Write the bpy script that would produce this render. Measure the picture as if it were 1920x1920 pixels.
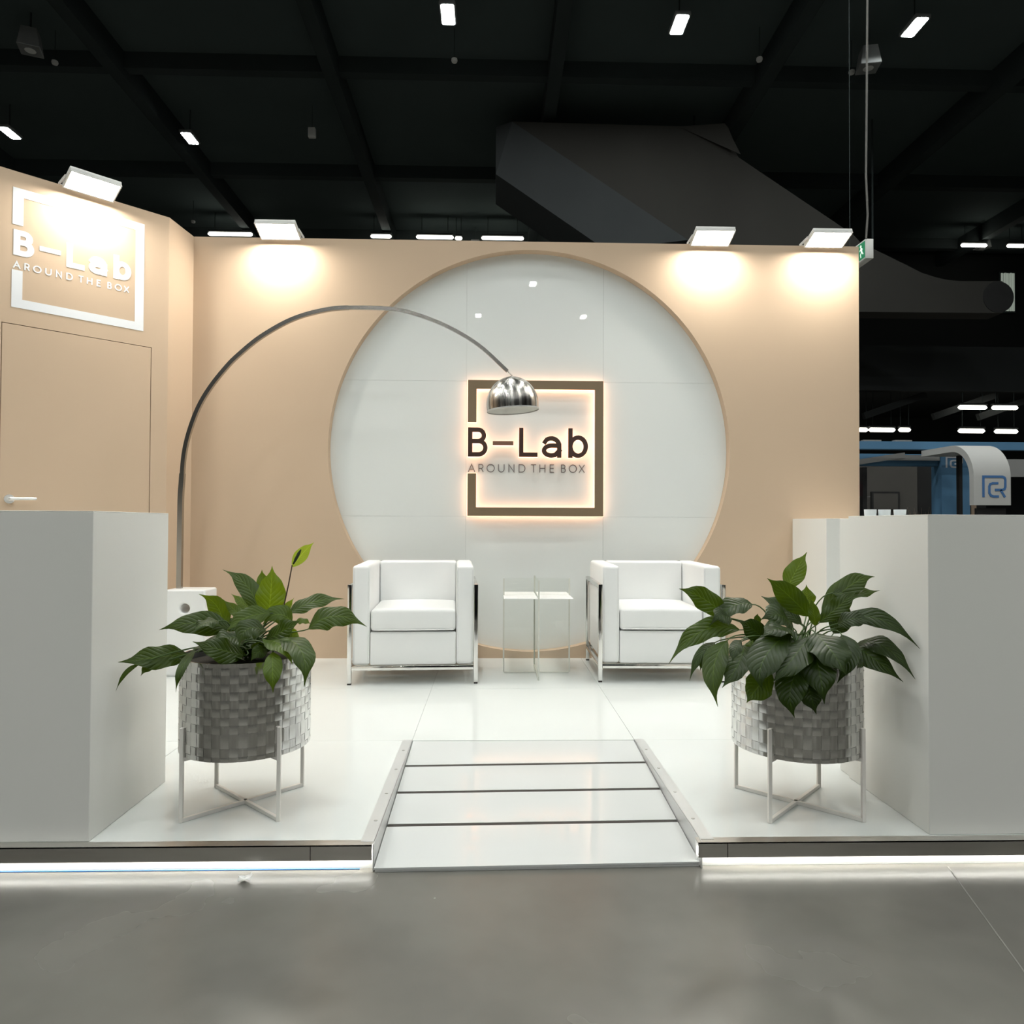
import bpy, bmesh, math, random
from math import pi, sin, cos, radians as R
from mathutils import Vector, Matrix

for o in list(bpy.data.objects):
    bpy.data.objects.remove(o, do_unlink=True)
SC = bpy.context.scene
COL = SC.collection
P = 0.08            # the stand's platform is this much higher than the hall floor (hall floor = 0)

# ------------------------------------------------------------------ camera
cam_d = bpy.data.cameras.new('camera')
cam_d.sensor_fit = 'HORIZONTAL'; cam_d.sensor_width = 36.0
cam_d.lens = 1338.88 / 1920 * 36.0
cam_d.clip_end = 200
cam = bpy.data.objects.new('camera', cam_d); COL.objects.link(cam)
pit, yaw, rol = 0.0162, 0.0267, 0.0044
fw = Vector((sin(yaw)*cos(pit), cos(yaw)*cos(pit), sin(pit)))
rt = Vector((cos(yaw), -sin(yaw), 0)); up = rt.cross(fw)
rt, up = cos(rol)*rt + sin(rol)*up, -sin(rol)*rt + cos(rol)*up
M = Matrix((rt, up, -fw)).transposed().to_4x4()
M.translation = (0, 0, 1.0 + P)
cam.matrix_world = M
SC.camera = cam

# ------------------------------------------------------------------ world, exposure, lamp strengths
w = bpy.data.worlds.new('hall_darkness'); SC.world = w; w.use_nodes = True
w.node_tree.nodes['Background'].inputs[0].default_value = (0.55, 0.65, 0.7, 1)
w.node_tree.nodes['Background'].inputs[1].default_value = 0.004
SC.view_settings.view_transform = 'Standard'
SC.view_settings.look = 'None'
SC.view_settings.gamma = 1.0
SC.view_settings.use_curve_mapping = False
SC.view_settings.exposure = 0.0
FLOOD = 122.0        # radiance of the flood lights on the stand's walls
HALL = 238.0         # radiance of the hall's ceiling lights
HALO = 2.5          # light behind the sign's letters
SKIRT = 40.0        # LED strip below the platform's edge

# ------------------------------------------------------------------ helpers
def link(o):
    COL.objects.link(o); return o

def tag(o, label=None, cat=None, group=None, kind=None):
    if label: o['label'] = label
    if cat: o['category'] = cat
    if group: o['group'] = group
    if kind: o['kind'] = kind
    return o

class MB:
    """collects simple shapes; build() links them as one mesh object"""
    def __init__(s):
        s.v = []; s.f = []; s.uv = None
    def add(s, vs, fs):
        n = len(s.v); s.v += [tuple(v) for v in vs]; s.f += [tuple(i + n for i in f) for f in fs]; return s
    def box(s, x0, x1, y0, y1, z0, z1):
        vs = [(x, y, z) for z in (z0, z1) for y in (y0, y1) for x in (x0, x1)]
        return s.add(vs, [(0, 2, 3, 1), (4, 5, 7, 6), (0, 1, 5, 4), (2, 6, 7, 3), (0, 4, 6, 2), (1, 3, 7, 5)])
    def bar(s, a, b, wx, wy, upv=(0, 0, 1)):
        a = Vector(a); b = Vector(b); t = (b - a).normalized(); u = Vector(upv)
        if abs(t.dot(u)) > .99: u = Vector((0, 1, 0))
        x = t.cross(u).normalized() * wx / 2; y = x.normalized().cross(t) * wy / 2
        vs = [p + sx * x + sy * y for p in (a, b) for sx, sy in ((-1, -1), (1, -1), (1, 1), (-1, 1))]
        return s.add(vs, [(3, 2, 1, 0), (4, 5, 6, 7), (0, 1, 5, 4), (1, 2, 6, 5), (2, 3, 7, 6), (3, 0, 4, 7)])
    def tube(s, pts, r, n=8, caps=True):
        pts = [Vector(p) for p in pts]; rs = r if isinstance(r, (list, tuple)) else [r] * len(pts)
        ref = Vector((0, 1, 0.0)); vs = []; m = len(pts)
        for i, p in enumerate(pts):
            t = (pts[min(i + 1, m - 1)] - pts[max(i - 1, 0)]).normalized()
            u = ref if abs(t.dot(ref)) < .95 else Vector((1, 0, 0))
            x = t.cross(u).normalized(); y = x.cross(t)
            vs += [p + rs[i] * (cos(2 * pi * k / n) * x + sin(2 * pi * k / n) * y) for k in range(n)]
        fs = [(i * n + k, i * n + (k + 1) % n, (i + 1) * n + (k + 1) % n, (i + 1) * n + k) for i in range(m - 1) for k in range(n)]
        if caps: fs += [tuple(range(n))[::-1], tuple(range((m - 1) * n, m * n))]
        return s.add(vs, fs)
    def rect_sweep(s, pts, w, h, nrm=(0, 1, 0)):
        """a rectangular tube along pts lying in the plane with normal nrm"""
        pts = [Vector(p) for p in pts]; nv = Vector(nrm); vs = []; m = len(pts)
        for i, p in enumerate(pts):
            t = (pts[min(i + 1, m - 1)] - pts[max(i - 1, 0)]).normalized(); x = t.cross(nv).normalized()
            vs += [p + a * x * w / 2 + b * nv * h / 2 for a, b in ((-1, -1), (1, -1), (1, 1), (-1, 1))]
        fs = [(i * 4 + k, i * 4 + (k + 1) % 4, i * 4 + 4 + (k + 1) % 4, i * 4 + 4 + k) for i in range(m - 1) for k in range(4)]
        fs += [(3, 2, 1, 0), tuple(range((m - 1) * 4, m * 4))]
        return s.add(vs, fs)
    def lathe(s, prof, n=32, c=(0, 0, 0), closed=False):
        vs = [(c[0] + r * cos(2 * pi * k / n), c[1] + r * sin(2 * pi * k / n), c[2] + z) for r, z in prof for k in range(n)]
        m = len(prof)
        fs = [(i * n + k, i * n + (k + 1) % n, (i + 1) % m * n + (k + 1) % n, (i + 1) % m * n + k) for i in range(m if closed else m - 1) for k in range(n)]
        return s.add(vs, fs)
    def prism(s, poly, d0, d1, f):
        """polygon (u, v) extruded from depth d0 to d1; f maps (u, v, d) to a point"""
        n = len(poly); vs = [f(u, v, d0) for u, v in poly] + [f(u, v, d1) for u, v in poly]
        fs = [tuple(range(n)), tuple(range(n, 2 * n))[::-1]] + [(i, n + i, n + (i + 1) % n, (i + 1) % n) for i in range(n)]
        return s.add(vs, fs)
    def holed(s, u0, u1, v0, v1, cu, cv, r, d0, d1, f, n=96):
        """a rectangular plate with a round hole"""
        ang = [2 * pi * k / n for k in range(n)]
        for cx_, cy_ in ((u0, v0), (u1, v0), (u1, v1), (u0, v1)):
            a = math.atan2(cy_ - cv, cx_ - cu) % (2 * pi)
            k = min(range(n), key=lambda q: abs((ang[q] - a + pi) % (2 * pi) - pi)); ang[k] = a
        inn = [(cu + r * cos(a), cv + r * sin(a)) for a in ang]; out = []
        for a in ang:
            t = 1e9
            if cos(a) > 1e-9: t = min(t, (u1 - cu) / cos(a))
            if cos(a) < -1e-9: t = min(t, (u0 - cu) / cos(a))
            if sin(a) > 1e-9: t = min(t, (v1 - cv) / sin(a))
            if sin(a) < -1e-9: t = min(t, (v0 - cv) / sin(a))
            out.append((cu + t * cos(a), cv + t * sin(a)))
        vs = [f(*q, d) for d in (d0, d1) for ring in (inn, out) for q in ring]
        fs = []
        for k in range(n):
            j = (k + 1) % n
            fs += [(k, n + k, n + j, j), (2 * n + k, 2 * n + j, 3 * n + j, 3 * n + k), (k, j, 2 * n + j, 2 * n + k), (n + k, 3 * n + k, 3 * n + j, n + j)]
        return s.add(vs, fs)
    def build(s, name, mat, parent=None, smooth=False, flat_fix=True, bevel=0, seg=2, uv=None, angle=35):
        me = bpy.data.meshes.new(name); me.from_pydata(s.v, [], s.f)
        if flat_fix or bevel:
            bm = bmesh.new(); bm.from_mesh(me)
            if flat_fix: bmesh.ops.recalc_face_normals(bm, faces=bm.faces)
            if bevel:
                ed = [e for e in bm.edges if len(e.link_faces) == 2 and e.calc_face_angle(0) > R(40)]
                bmesh.ops.bevel(bm, geom=ed, offset=bevel, segments=seg, affect='EDGES', profile=.5)
            bm.to_mesh(me); bm.free()
        if uv:
            ul = me.uv_layers.new(name='UVMap')
            for lp in me.loops: ul.data[lp.index].uv = uv[lp.vertex_index]
        me.materials.append(mat)
        if smooth or bevel:
            for p in me.polygons: p.use_smooth = True
            if bevel or angle < 90:
                try: me.set_sharp_from_angle(angle=R(angle))
                except Exception: pass
        o = link(bpy.data.objects.new(name, me))
        if parent: o.parent = parent
        else: o.location = (0, 0, P)
        return o

def share(o, parent=None, loc=None, name=None):
    """another object with the same mesh"""
    c = link(bpy.data.objects.new(name or o.name.split('.')[0], o.data))
    if parent: c.parent = parent
    if loc is not None: c.location = loc
    return c

def thing(name, label, cat, loc=(0, 0, 0), rz=0, group=None, kind=None):
    o = bpy.data.objects.new(name, None); link(o); o.empty_display_size = .1
    o.location = (loc[0], loc[1], loc[2] + P); o.rotation_euler = (0, 0, rz)
    return tag(o, label, cat, group, kind)

def copy_tree(o, loc=None, rz=None, label=None, parent=None):
    c = o.copy(); link(c)
    if parent: c.parent = parent
    if loc is not None: c.location = (loc[0], loc[1], loc[2] + P)
    if rz is not None: c.rotation_euler = (0, 0, rz)
    if label: c['label'] = label
    for ch in list(o.children): copy_tree(ch, parent=c)
    return c

def rbox(name, x0, x1, y0, y1, z0, z1, mat, parent=None, bev=.01, seg=3):
    return MB().box(x0, x1, y0, y1, z0, z1).build(name, mat, parent, bevel=bev, seg=seg)

# ------------------------------------------------------------------ materials
def srgb(r, g, b):
    return tuple((c / 255 / 12.92 if c / 255 <= .04045 else ((c / 255 + .055) / 1.055) ** 2.4) for c in (r, g, b)) + (1,)

def mat(name, col, rough=.5, metal=0, spec=.5, emit=None, estr=0, trans=0, ior=1.45, aniso=0):
    m = bpy.data.materials.new(name); m.use_nodes = True
    b = m.node_tree.nodes['Principled BSDF']; I = b.inputs
    I['Base Color'].default_value = col if len(col) == 4 else (*col, 1)
    I['Roughness'].default_value = rough; I['Metallic'].default_value = metal
    I['Specular IOR Level'].default_value = spec; I['IOR'].default_value = ior
    I['Transmission Weight'].default_value = trans
    I['Anisotropic'].default_value = aniso
    if emit: I['Emission Color'].default_value = (*emit[:3], 1); I['Emission Strength'].default_value = estr
    return m

def N(m, t, **kw):
    n = m.node_tree.nodes.new(t)
    for k, v in kw.items():
        if hasattr(n, k): setattr(n, k, v)
    return n

def vary(m, c2, scale=3, amount=.5, detail=4, rough=None, bump=0, bscale=None, stretch=None):
    """noise between the base colour and c2, optional roughness change and fine relief"""
    nt = m.node_tree; b = nt.nodes['Principled BSDF']
    tc = N(m, 'ShaderNodeTexCoord'); src = tc.outputs['Object']
    if stretch:
        mp = N(m, 'ShaderNodeMapping'); mp.inputs['Scale'].default_value = stretch
        nt.links.new(src, mp.inputs['Vector']); src = mp.outputs['Vector']
    no = N(m, 'ShaderNodeTexNoise'); no.inputs['Scale'].default_value = scale; no.inputs['Detail'].default_value = detail
    nt.links.new(src, no.inputs['Vector'])
    rp = N(m, 'ShaderNodeValToRGB'); rp.color_ramp.elements[0].position = .5 - amount / 2; rp.color_ramp.elements[1].position = .5 + amount / 2
    rp.color_ramp.elements[0].color = b.inputs['Base Color'].default_value; rp.color_ramp.elements[1].color = c2 if len(c2) == 4 else (*c2, 1)
    nt.links.new(no.outputs['Fac'], rp.inputs['Fac']); nt.links.new(rp.outputs['Color'], b.inputs['Base Color'])
    if rough:
        mr = N(m, 'ShaderNodeMapRange'); mr.inputs['To Min'].default_value, mr.inputs['To Max'].default_value = rough
        nt.links.new(no.outputs['Fac'], mr.inputs['Value']); nt.links.new(mr.outputs['Result'], b.inputs['Roughness'])
    if bump:
        n2 = N(m, 'ShaderNodeTexNoise'); n2.inputs['Scale'].default_value = bscale or scale * 20; n2.inputs['Detail'].default_value = 3
        nt.links.new(src, n2.inputs['Vector'])
        bp = N(m, 'ShaderNodeBump'); bp.inputs['Strength'].default_value = bump; bp.inputs['Distance'].default_value = .002
        nt.links.new(n2.outputs['Fac'], bp.inputs['Height']); nt.links.new(bp.outputs['Normal'], b.inputs['Normal'])
    return m

M_ = {}
M_['tan'] = vary(mat('tan_wall_paint', (.59, .448, .322), .85, spec=.2), (.602, .458, .33), 2, .6, bump=.04, bscale=220)
M_['panel'] = vary(mat('white_gloss_panel', (.81, .835, .815), .01, spec=.5), (.82, .845, .825), 1.2, .5)
M_['tile'] = vary(mat('white_gloss_floor', (.71, .735, .715), .06, spec=.5), (.725, .75, .73), 1.5, .5)
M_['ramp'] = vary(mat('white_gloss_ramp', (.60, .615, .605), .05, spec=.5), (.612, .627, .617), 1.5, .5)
M_['grout'] = mat('joint_grey', (.68, .69, .68), .6)
M_['counter'] = vary(mat('white_counter_laminate', (.80, .795, .755), .5, spec=.3), (.815, .81, .77), 2, .5, bump=.02, bscale=300)
M_['leather'] = vary(mat('white_leather', (.82, .83, .82), .42, spec=.4), (.85, .85, .84), 5, .6, bump=.05, bscale=160)
M_['steel'] = vary(mat('brushed_steel', (.58, .57, .55), .3, 1), (.66, .65, .63), 6, .6, rough=(.22, .36), stretch=(1, 40, 40))
M_['chrome'] = vary(mat('chrome', (.72, .71, .69), .1, 1), (.75, .74, .72), 4, .6)
M_['trim'] = vary(mat('dull_steel_trim', (.60, .58, .55), .36, 1), (.66, .64, .61), 5, .7, rough=(.25, .42), stretch=(1, 20, 20))
M_['rail'] = vary(mat('aluminium_rail', (.66, .665, .66), .45, .55), (.70, .705, .70), 5, .7, rough=(.32, .45))
M_['rubber'] = vary(mat('dark_strip', (.022, .018, .015), .55), (.035, .03, .026), 30, .6)
M_['potstrip'] = vary(mat('woven_steel', (.60, .595, .58), .12, 1), (.72, .715, .70), 9, .8, rough=(.10, .18))
M_['uprightstrip'] = vary(mat('paler_upright_strip', (.74, .735, .715), .24, 1), (.82, .815, .80), 14, .8, rough=(.18, .3))  # same steel as the hoops, paler to imitate its different reflection of light
M_['liner'] = vary(mat('pot_liner', (.05, .05, .048), .7), (.08, .08, .075), 12, .6)
M_['standwhite'] = vary(mat('white_lacquered_steel', (.78, .75, .70), .4), (.81, .78, .73), 8, .6)
M_['soil'] = vary(mat('potting_soil', (.012, .010, .006), .95), (.03, .024, .015), 40, .6, bump=.8, bscale=60)
M_['marble'] = vary(mat('white_marble', (.84, .85, .84), .3), (.78, .79, .79), 3, .35, detail=9)
M_['signbrown'] = vary(mat('sign_bronze', (.205, .148, .088), .5), (.215, .155, .093), 3, .5)
M_['letterbrown'] = vary(mat('letter_dark_brown', (.055, .026, .018), .5), (.06, .03, .02), 4, .5)
M_['dash'] = vary(mat('letter_mid_brown', (.22, .115, .075), .5), (.23, .12, .08), 4, .5)
M_['halo'] = mat('halo_acrylic', (.9, .8, .7), .4, emit=(1.0, .53, .32), estr=HALO)
M_['print_grey'] = vary(mat('grey_lettering', (.16, .15, .15), .6), (.2, .19, .19), 8, .6)
M_['print_white'] = vary(mat('white_lettering', (.80, .82, .85), .6), (.82, .84, .87), 5, .5)
def clear_mat():
    m = bpy.data.materials.new('clear_acrylic'); m.use_nodes = True; nt = m.node_tree; nt.nodes.remove(nt.nodes['Principled BSDF'])
    tr = N(m, 'ShaderNodeBsdfTransparent'); tr.inputs[0].default_value = (.985, .99, .98, 1)
    gl = N(m, 'ShaderNodeBsdfGlossy'); gl.inputs['Roughness'].default_value = .02
    ms = N(m, 'ShaderNodeMixShader'); ms.inputs[0].default_value = .035; nt.links.new(tr.outputs[0], ms.inputs[1]); nt.links.new(gl.outputs[0], ms.inputs[2])
    nt.links.new(ms.outputs[0], nt.nodes['Material Output'].inputs['Surface'])
    return m
M_['acrylic'] = clear_mat()
M_['acrylic_edge'] = vary(mat('pale_acrylic_edge', (.62, .63, .57), .3), (.68, .69, .63), 10, .6)  # pale colour stands in for light gathered in the edges
M_['satin'] = vary(mat('satin_steel', (.36, .335, .305), .27, 1), (.46, .43, .395), 3, .6)
M_['handle'] = vary(mat('handle_satin_nickel', (.86, .86, .85), .38, .7), (.9, .9, .89), 20, .6)
M_['shade'] = vary(mat('brushed_steel_painted_streaks', (.13, .12, .11), .26, 1), (.80, .78, .73), 30, .34, rough=(.2, .34), stretch=(1, 1, .04), bump=.3, bscale=60)  # dark and bright streaks in the colour imitate reflections on brushed metal
M_['enamel'] = vary(mat('white_enamel', (.78, .78, .74), .4), (.8, .8, .76), 5, .6)
M_['whiteplate'] = vary(mat('white_acrylic', (.88, .88, .87), .25), (.9, .9, .89), 4, .5)
M_['floodlens'] = mat('flood_lens', (1, 1, 1), .5, emit=(1.0, .96, .87), estr=FLOOD)
M_['floodbody'] = vary(mat('flood_housing', (.6, .6, .58), .45), (.65, .65, .63), 9, .6)
M_['highlens'] = mat('ceiling_light_lens', (1, 1, 1), .5, emit=(.97, 1.0, .97), estr=HALL)
M_['striplens'] = mat('tube_light', (1, 1, .9), .5, emit=(1.0, .97, .86), estr=9)
M_['led'] = mat('led_strip', (1, 1, 1), .5, emit=(1.0, .98, .92), estr=SKIRT)
M_['skirt'] = vary(mat('white_skirt', (.82, .83, .82), .4), (.84, .85, .84), 3, .5)
M_['concrete'] = vary(mat('polished_concrete', (.070, .067, .058), .3, spec=.5), (.185, .178, .157), 1.8, .9, detail=4, rough=(.2, .32))  # colour mottling partly stands in for blotchy leaf shadows and reflections
M_['joint'] = vary(mat('floor_joint_filler', (.15, .145, .13), .7), (.18, .175, .155), 30, .5)
M_['hallceil'] = vary(mat('black_hall_ceiling', (.075, .095, .095), .9, spec=.1), (.09, .115, .115), .4, .5)
M_['beam'] = vary(mat('black_steel_beam', (.042, .052, .052), .8, spec=.1), (.05, .062, .062), 1, .5)
M_['hallwall'] = vary(mat('dark_hall_wall', (.018, .02, .02), .9, spec=.1), (.028, .03, .03), .3, .6)
M_['duct'] = vary(mat('grey_duct_cladding', (.038, .037, .034), .85, spec=.1), (.046, .045, .041), .8, .6)
M_['ductside'] = vary(mat('pale_bluish_duct_facet', (.05, .055, .057), .85, spec=.1), (.06, .066, .068), .8, .6)  # paler tone put into the colour so the facet's crease shows
M_['greybox'] = vary(mat('grey_plastic', (.2, .21, .21), .6), (.24, .25, .25), 5, .6)
M_['whiteplastic'] = vary(mat('white_plastic', (.7, .7, .68), .5), (.74, .74, .72), 5, .6)
M_['blackplastic'] = vary(mat('black_plastic', (.012, .012, .012), .5), (.02, .02, .02), 5, .6)
M_['blue'] = vary(mat('blue_laminate', (.075, .175, .29), .6, spec=.2), (.085, .19, .31), 3, .6)
M_['archwhite'] = vary(mat('arch_white', (.43, .43, .415), .6, spec=.2), (.45, .45, .435), 3, .6)
M_['logoblue'] = vary(mat('logo_blue', (.05, .14, .32), .6), (.055, .15, .34), 5, .6)
M_['logowhite'] = vary(mat('logo_grey_white', (.45, .47, .5), .6), (.48, .5, .53), 5, .6)
M_['postwood'] = vary(mat('post_wood', (.23, .17, .12), .7), (.27, .2, .145), 6, .6)
M_['boothwall'] = vary(mat('booth_grey_wall', (.06, .056, .05), .85), (.07, .066, .058), 3, .6)
M_['boothgrey'] = vary(mat('booth_light_panel', (.2, .2, .195), .7), (.23, .23, .225), 3, .6)
M_['red'] = vary(mat('red_box', (.22, .012, .035), .6), (.25, .016, .04), 5, .6)
M_['green'] = mat('exit_green', (.02, .22, .10), .5, emit=(.03, .4, .17), estr=.25)
M_['exitwhite'] = mat('exit_pictogram', (.8, .85, .8), .5, emit=(.85, 1, .85), estr=.7)
M_['window'] = mat('lit_curtain', (.5, .55, .5), .8, emit=(.62, .7, .6), estr=.28)
M_['cable'] = vary(mat('grey_cable', (.13, .125, .115), .7), (.16, .155, .145), 20, .6)
M_['cup'] = vary(mat('white_cup', (.75, .8, .82), .3), (.78, .83, .85), 10, .6)
M_['blueline'] = vary(mat('blue_film', (.05, .16, .42), .5), (.06, .19, .47), 10, .6)
M_['stem'] = vary(mat('leaf_stalk', (.05, .095, .02), .5), (.07, .12, .03), 30, .6)
M_['flowerstem'] = vary(mat('flower_stalk', (.06, .035, .022), .5), (.08, .05, .03), 30, .6)
M_['spadix'] = vary(mat('spadix_green', (.02, .035, .008), .6), (.04, .06, .012), 200, .6)

def leaf_mat(name, c1, c2, trans, tcol):
    m = bpy.data.materials.new(name); m.use_nodes = True; nt = m.node_tree
    b = nt.nodes['Principled BSDF']; out = nt.nodes['Material Output']
    b.inputs['Roughness'].default_value = .38; b.inputs['Specular IOR Level'].default_value = .24
    uv = N(m, 'ShaderNodeUVMap'); sep = N(m, 'ShaderNodeSeparateXYZ'); nt.links.new(uv.outputs['UV'], sep.inputs[0])
    def math_(op, a, b_=None):
        n = N(m, 'ShaderNodeMath', operation=op)
        for i, x in enumerate((a, b_)):
            if x is None: continue
            if isinstance(x, (int, float)): n.inputs[i].default_value = x
            else: nt.links.new(x, n.inputs[i])
        return n.outputs[0]
    au = math_('ABSOLUTE', math_('SUBTRACT', sep.outputs[0], .5))          # 0 at the midrib, .5 at the margin
    ph = math_('SUBTRACT', math_('MULTIPLY', sep.outputs[1], 62.), math_('MULTIPLY', au, 34.))
    vein = math_('MULTIPLY', math_('ADD', math_('SINE', ph), 1.0), .5)
    vein = math_('POWER', vein, 3.0)
    rib = math_('LESS_THAN', au, .018)
    no = N(m, 'ShaderNodeTexNoise'); no.inputs['Scale'].default_value = 14; no.inputs['Detail'].default_value = 3
    tc = N(m, 'ShaderNodeTexCoord'); nt.links.new(tc.outputs['Object'], no.inputs['Vector'])
    mx = N(m, 'ShaderNodeMix', data_type='RGBA'); mx.inputs[6].default_value = (*c1, 1); mx.inputs[7].default_value = (*c2, 1)
    fac = math_('ADD', math_('MULTIPLY', no.outputs['Fac'], .75), math_('MULTIPLY', vein, .12))
    nt.links.new(fac, mx.inputs[0])
    mx2 = N(m, 'ShaderNodeMix', data_type='RGBA'); mx2.inputs[7].default_value = (c2[0] * 1.7, c2[1] * 1.6, c2[2] * 1.8, 1)
    nt.links.new(mx.outputs[2], mx2.inputs[6]); nt.links.new(rib, mx2.inputs[0])
    nt.links.new(mx2.outputs[2], b.inputs['Base Color'])
    bp = N(m, 'ShaderNodeBump'); bp.inputs['Strength'].default_value = .4; bp.inputs['Distance'].default_value = .004
    nt.links.new(math_('SUBTRACT', 1.0, vein), bp.inputs['Height']); nt.links.new(bp.outputs['Normal'], b.inputs['Normal'])
    tr = N(m, 'ShaderNodeBsdfTranslucent'); tr.inputs['Color'].default_value = (*tcol, 1)
    ms = N(m, 'ShaderNodeMixShader'); ms.inputs[0].default_value = trans
    nt.links.new(b.outputs[0], ms.inputs[1]); nt.links.new(tr.outputs[0], ms.inputs[2]); nt.links.new(ms.outputs[0], out.inputs['Surface'])
    return m
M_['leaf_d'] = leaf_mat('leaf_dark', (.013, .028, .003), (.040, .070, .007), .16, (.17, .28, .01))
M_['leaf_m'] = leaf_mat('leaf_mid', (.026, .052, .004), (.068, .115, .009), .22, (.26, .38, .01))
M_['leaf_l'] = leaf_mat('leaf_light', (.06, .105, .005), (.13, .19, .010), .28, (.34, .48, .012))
M_['leaf_k'] = leaf_mat('leaf_shade_darkened', (.008, .018, .002), (.023, .045, .004), .10, (.12, .22, .01))  # darkened colour stands in for the right plant's unlit front
M_['spathe'] = leaf_mat('spathe_green', (.16, .25, .02), (.30, .40, .04), .4, (.5, .62, .05))
LEAVES_LEFT=[(-1.063,2.535,0.539,-1.144,2.455,0.541,-1.233,2.395,0.537,0.039,0.533,-0.658,0.533,'d'),
(-1.177,2.425,0.524,-1.207,2.395,0.502,-1.229,2.375,0.445,0.007,0.507,-0.839,0.198,'d'),
(-1.141,2.455,0.516,-1.157,2.435,0.511,-1.168,2.415,0.487,0.014,0.591,-0.693,0.413,'d'),
(-1.017,2.485,0.561,-1.008,2.355,0.525,-1.017,2.335,0.452,0.013,0.313,-0.557,0.769,'d'),
(-0.929,2.565,0.621,-1.034,2.525,0.649,-1.142,2.485,0.63,0.041,0.329,-0.821,0.466,'d'),
(-0.97,2.605,0.611,-0.994,2.615,0.694,-1.049,2.585,0.743,0.031,0.265,-0.964,0.012,'m'),
(-0.955,2.525,0.656,-0.985,2.485,0.654,-1.007,2.445,0.629,0.033,0.069,-0.357,0.932,'d'),
(-0.857,2.635,0.668,-0.904,2.665,0.763,-1.004,2.685,0.824,0.034,0.216,-0.852,0.478,'d'),
(-0.812,2.615,0.652,-0.806,2.625,0.751,-0.809,2.645,0.841,0.047,0.101,-0.983,0.155,'l'),
(-0.891,2.685,0.662,-0.939,2.715,0.698,-0.99,2.735,0.73,0.018,0.122,-0.707,0.697,'m'),
(-0.889,2.585,0.656,-0.931,2.605,0.686,-0.971,2.605,0.722,0.018,0.156,-0.876,0.456,'m'),
(-0.74,2.625,0.67,-0.653,2.645,0.71,-0.548,2.665,0.718,0.033,-0.049,-0.666,0.744,'d'),
(-0.66,2.585,0.618,-0.565,2.585,0.665,-0.451,2.585,0.627,0.043,-0.032,-0.715,0.699,'d'),
(-0.735,2.505,0.602,-0.624,2.365,0.577,-0.6,2.305,0.476,0.04,0.128,-0.466,0.876,'d'),
(-0.73,2.405,0.57,-0.706,2.325,0.523,-0.698,2.305,0.457,0.027,-0.032,-0.752,0.659,'m'),
(-0.788,2.505,0.593,-0.703,2.405,0.588,-0.649,2.345,0.539,0.037,0.171,-0.175,0.97,'m'),
(-0.717,2.585,0.644,-0.764,2.565,0.674,-0.807,2.535,0.64,0.036,0.381,-0.735,0.561,'m'),
(-0.792,2.525,0.589,-0.718,2.485,0.629,-0.657,2.465,0.666,0.036,-0.551,-0.733,0.399,'d'),
(-0.784,2.555,0.679,-0.853,2.505,0.67,-0.907,2.465,0.628,0.035,0.307,-0.749,0.587,'m'),
(-0.778,2.485,0.627,-0.823,2.425,0.641,-0.835,2.385,0.588,0.035,0.542,-0.557,0.629,'d'),
(-0.835,2.435,0.552,-0.898,2.385,0.581,-0.978,2.365,0.61,0.037,0.534,-0.678,0.505,'d'),
(-0.856,2.505,0.593,-0.9,2.465,0.606,-0.941,2.425,0.595,0.046,0.324,-0.322,0.89,'d'),
(-0.709,2.605,0.644,-0.681,2.605,0.645,-0.656,2.605,0.634,0.014,0.128,-0.682,0.72,'m'),
(-0.744,2.665,0.557,-0.742,2.685,0.583,-0.749,2.685,0.619,0.019,0.304,-0.9,0.311,'l'),
(-0.77,2.465,0.566,-0.78,2.415,0.568,-0.8,2.395,0.54,0.022,0.49,-0.485,0.724,'d'),
(-0.85,2.685,0.726,-0.863,2.705,0.779,-0.868,2.715,0.823,0.019,0.151,-0.936,0.318,'m'),
(-0.775,2.685,0.662,-0.767,2.705,0.688,-0.746,2.715,0.717,0.012,0.288,-0.895,0.342,'l'),
(-0.981,2.645,0.638,-0.939,2.635,0.62,-0.899,2.605,0.586,0.024,0.042,-0.759,0.65,'d')]
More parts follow.
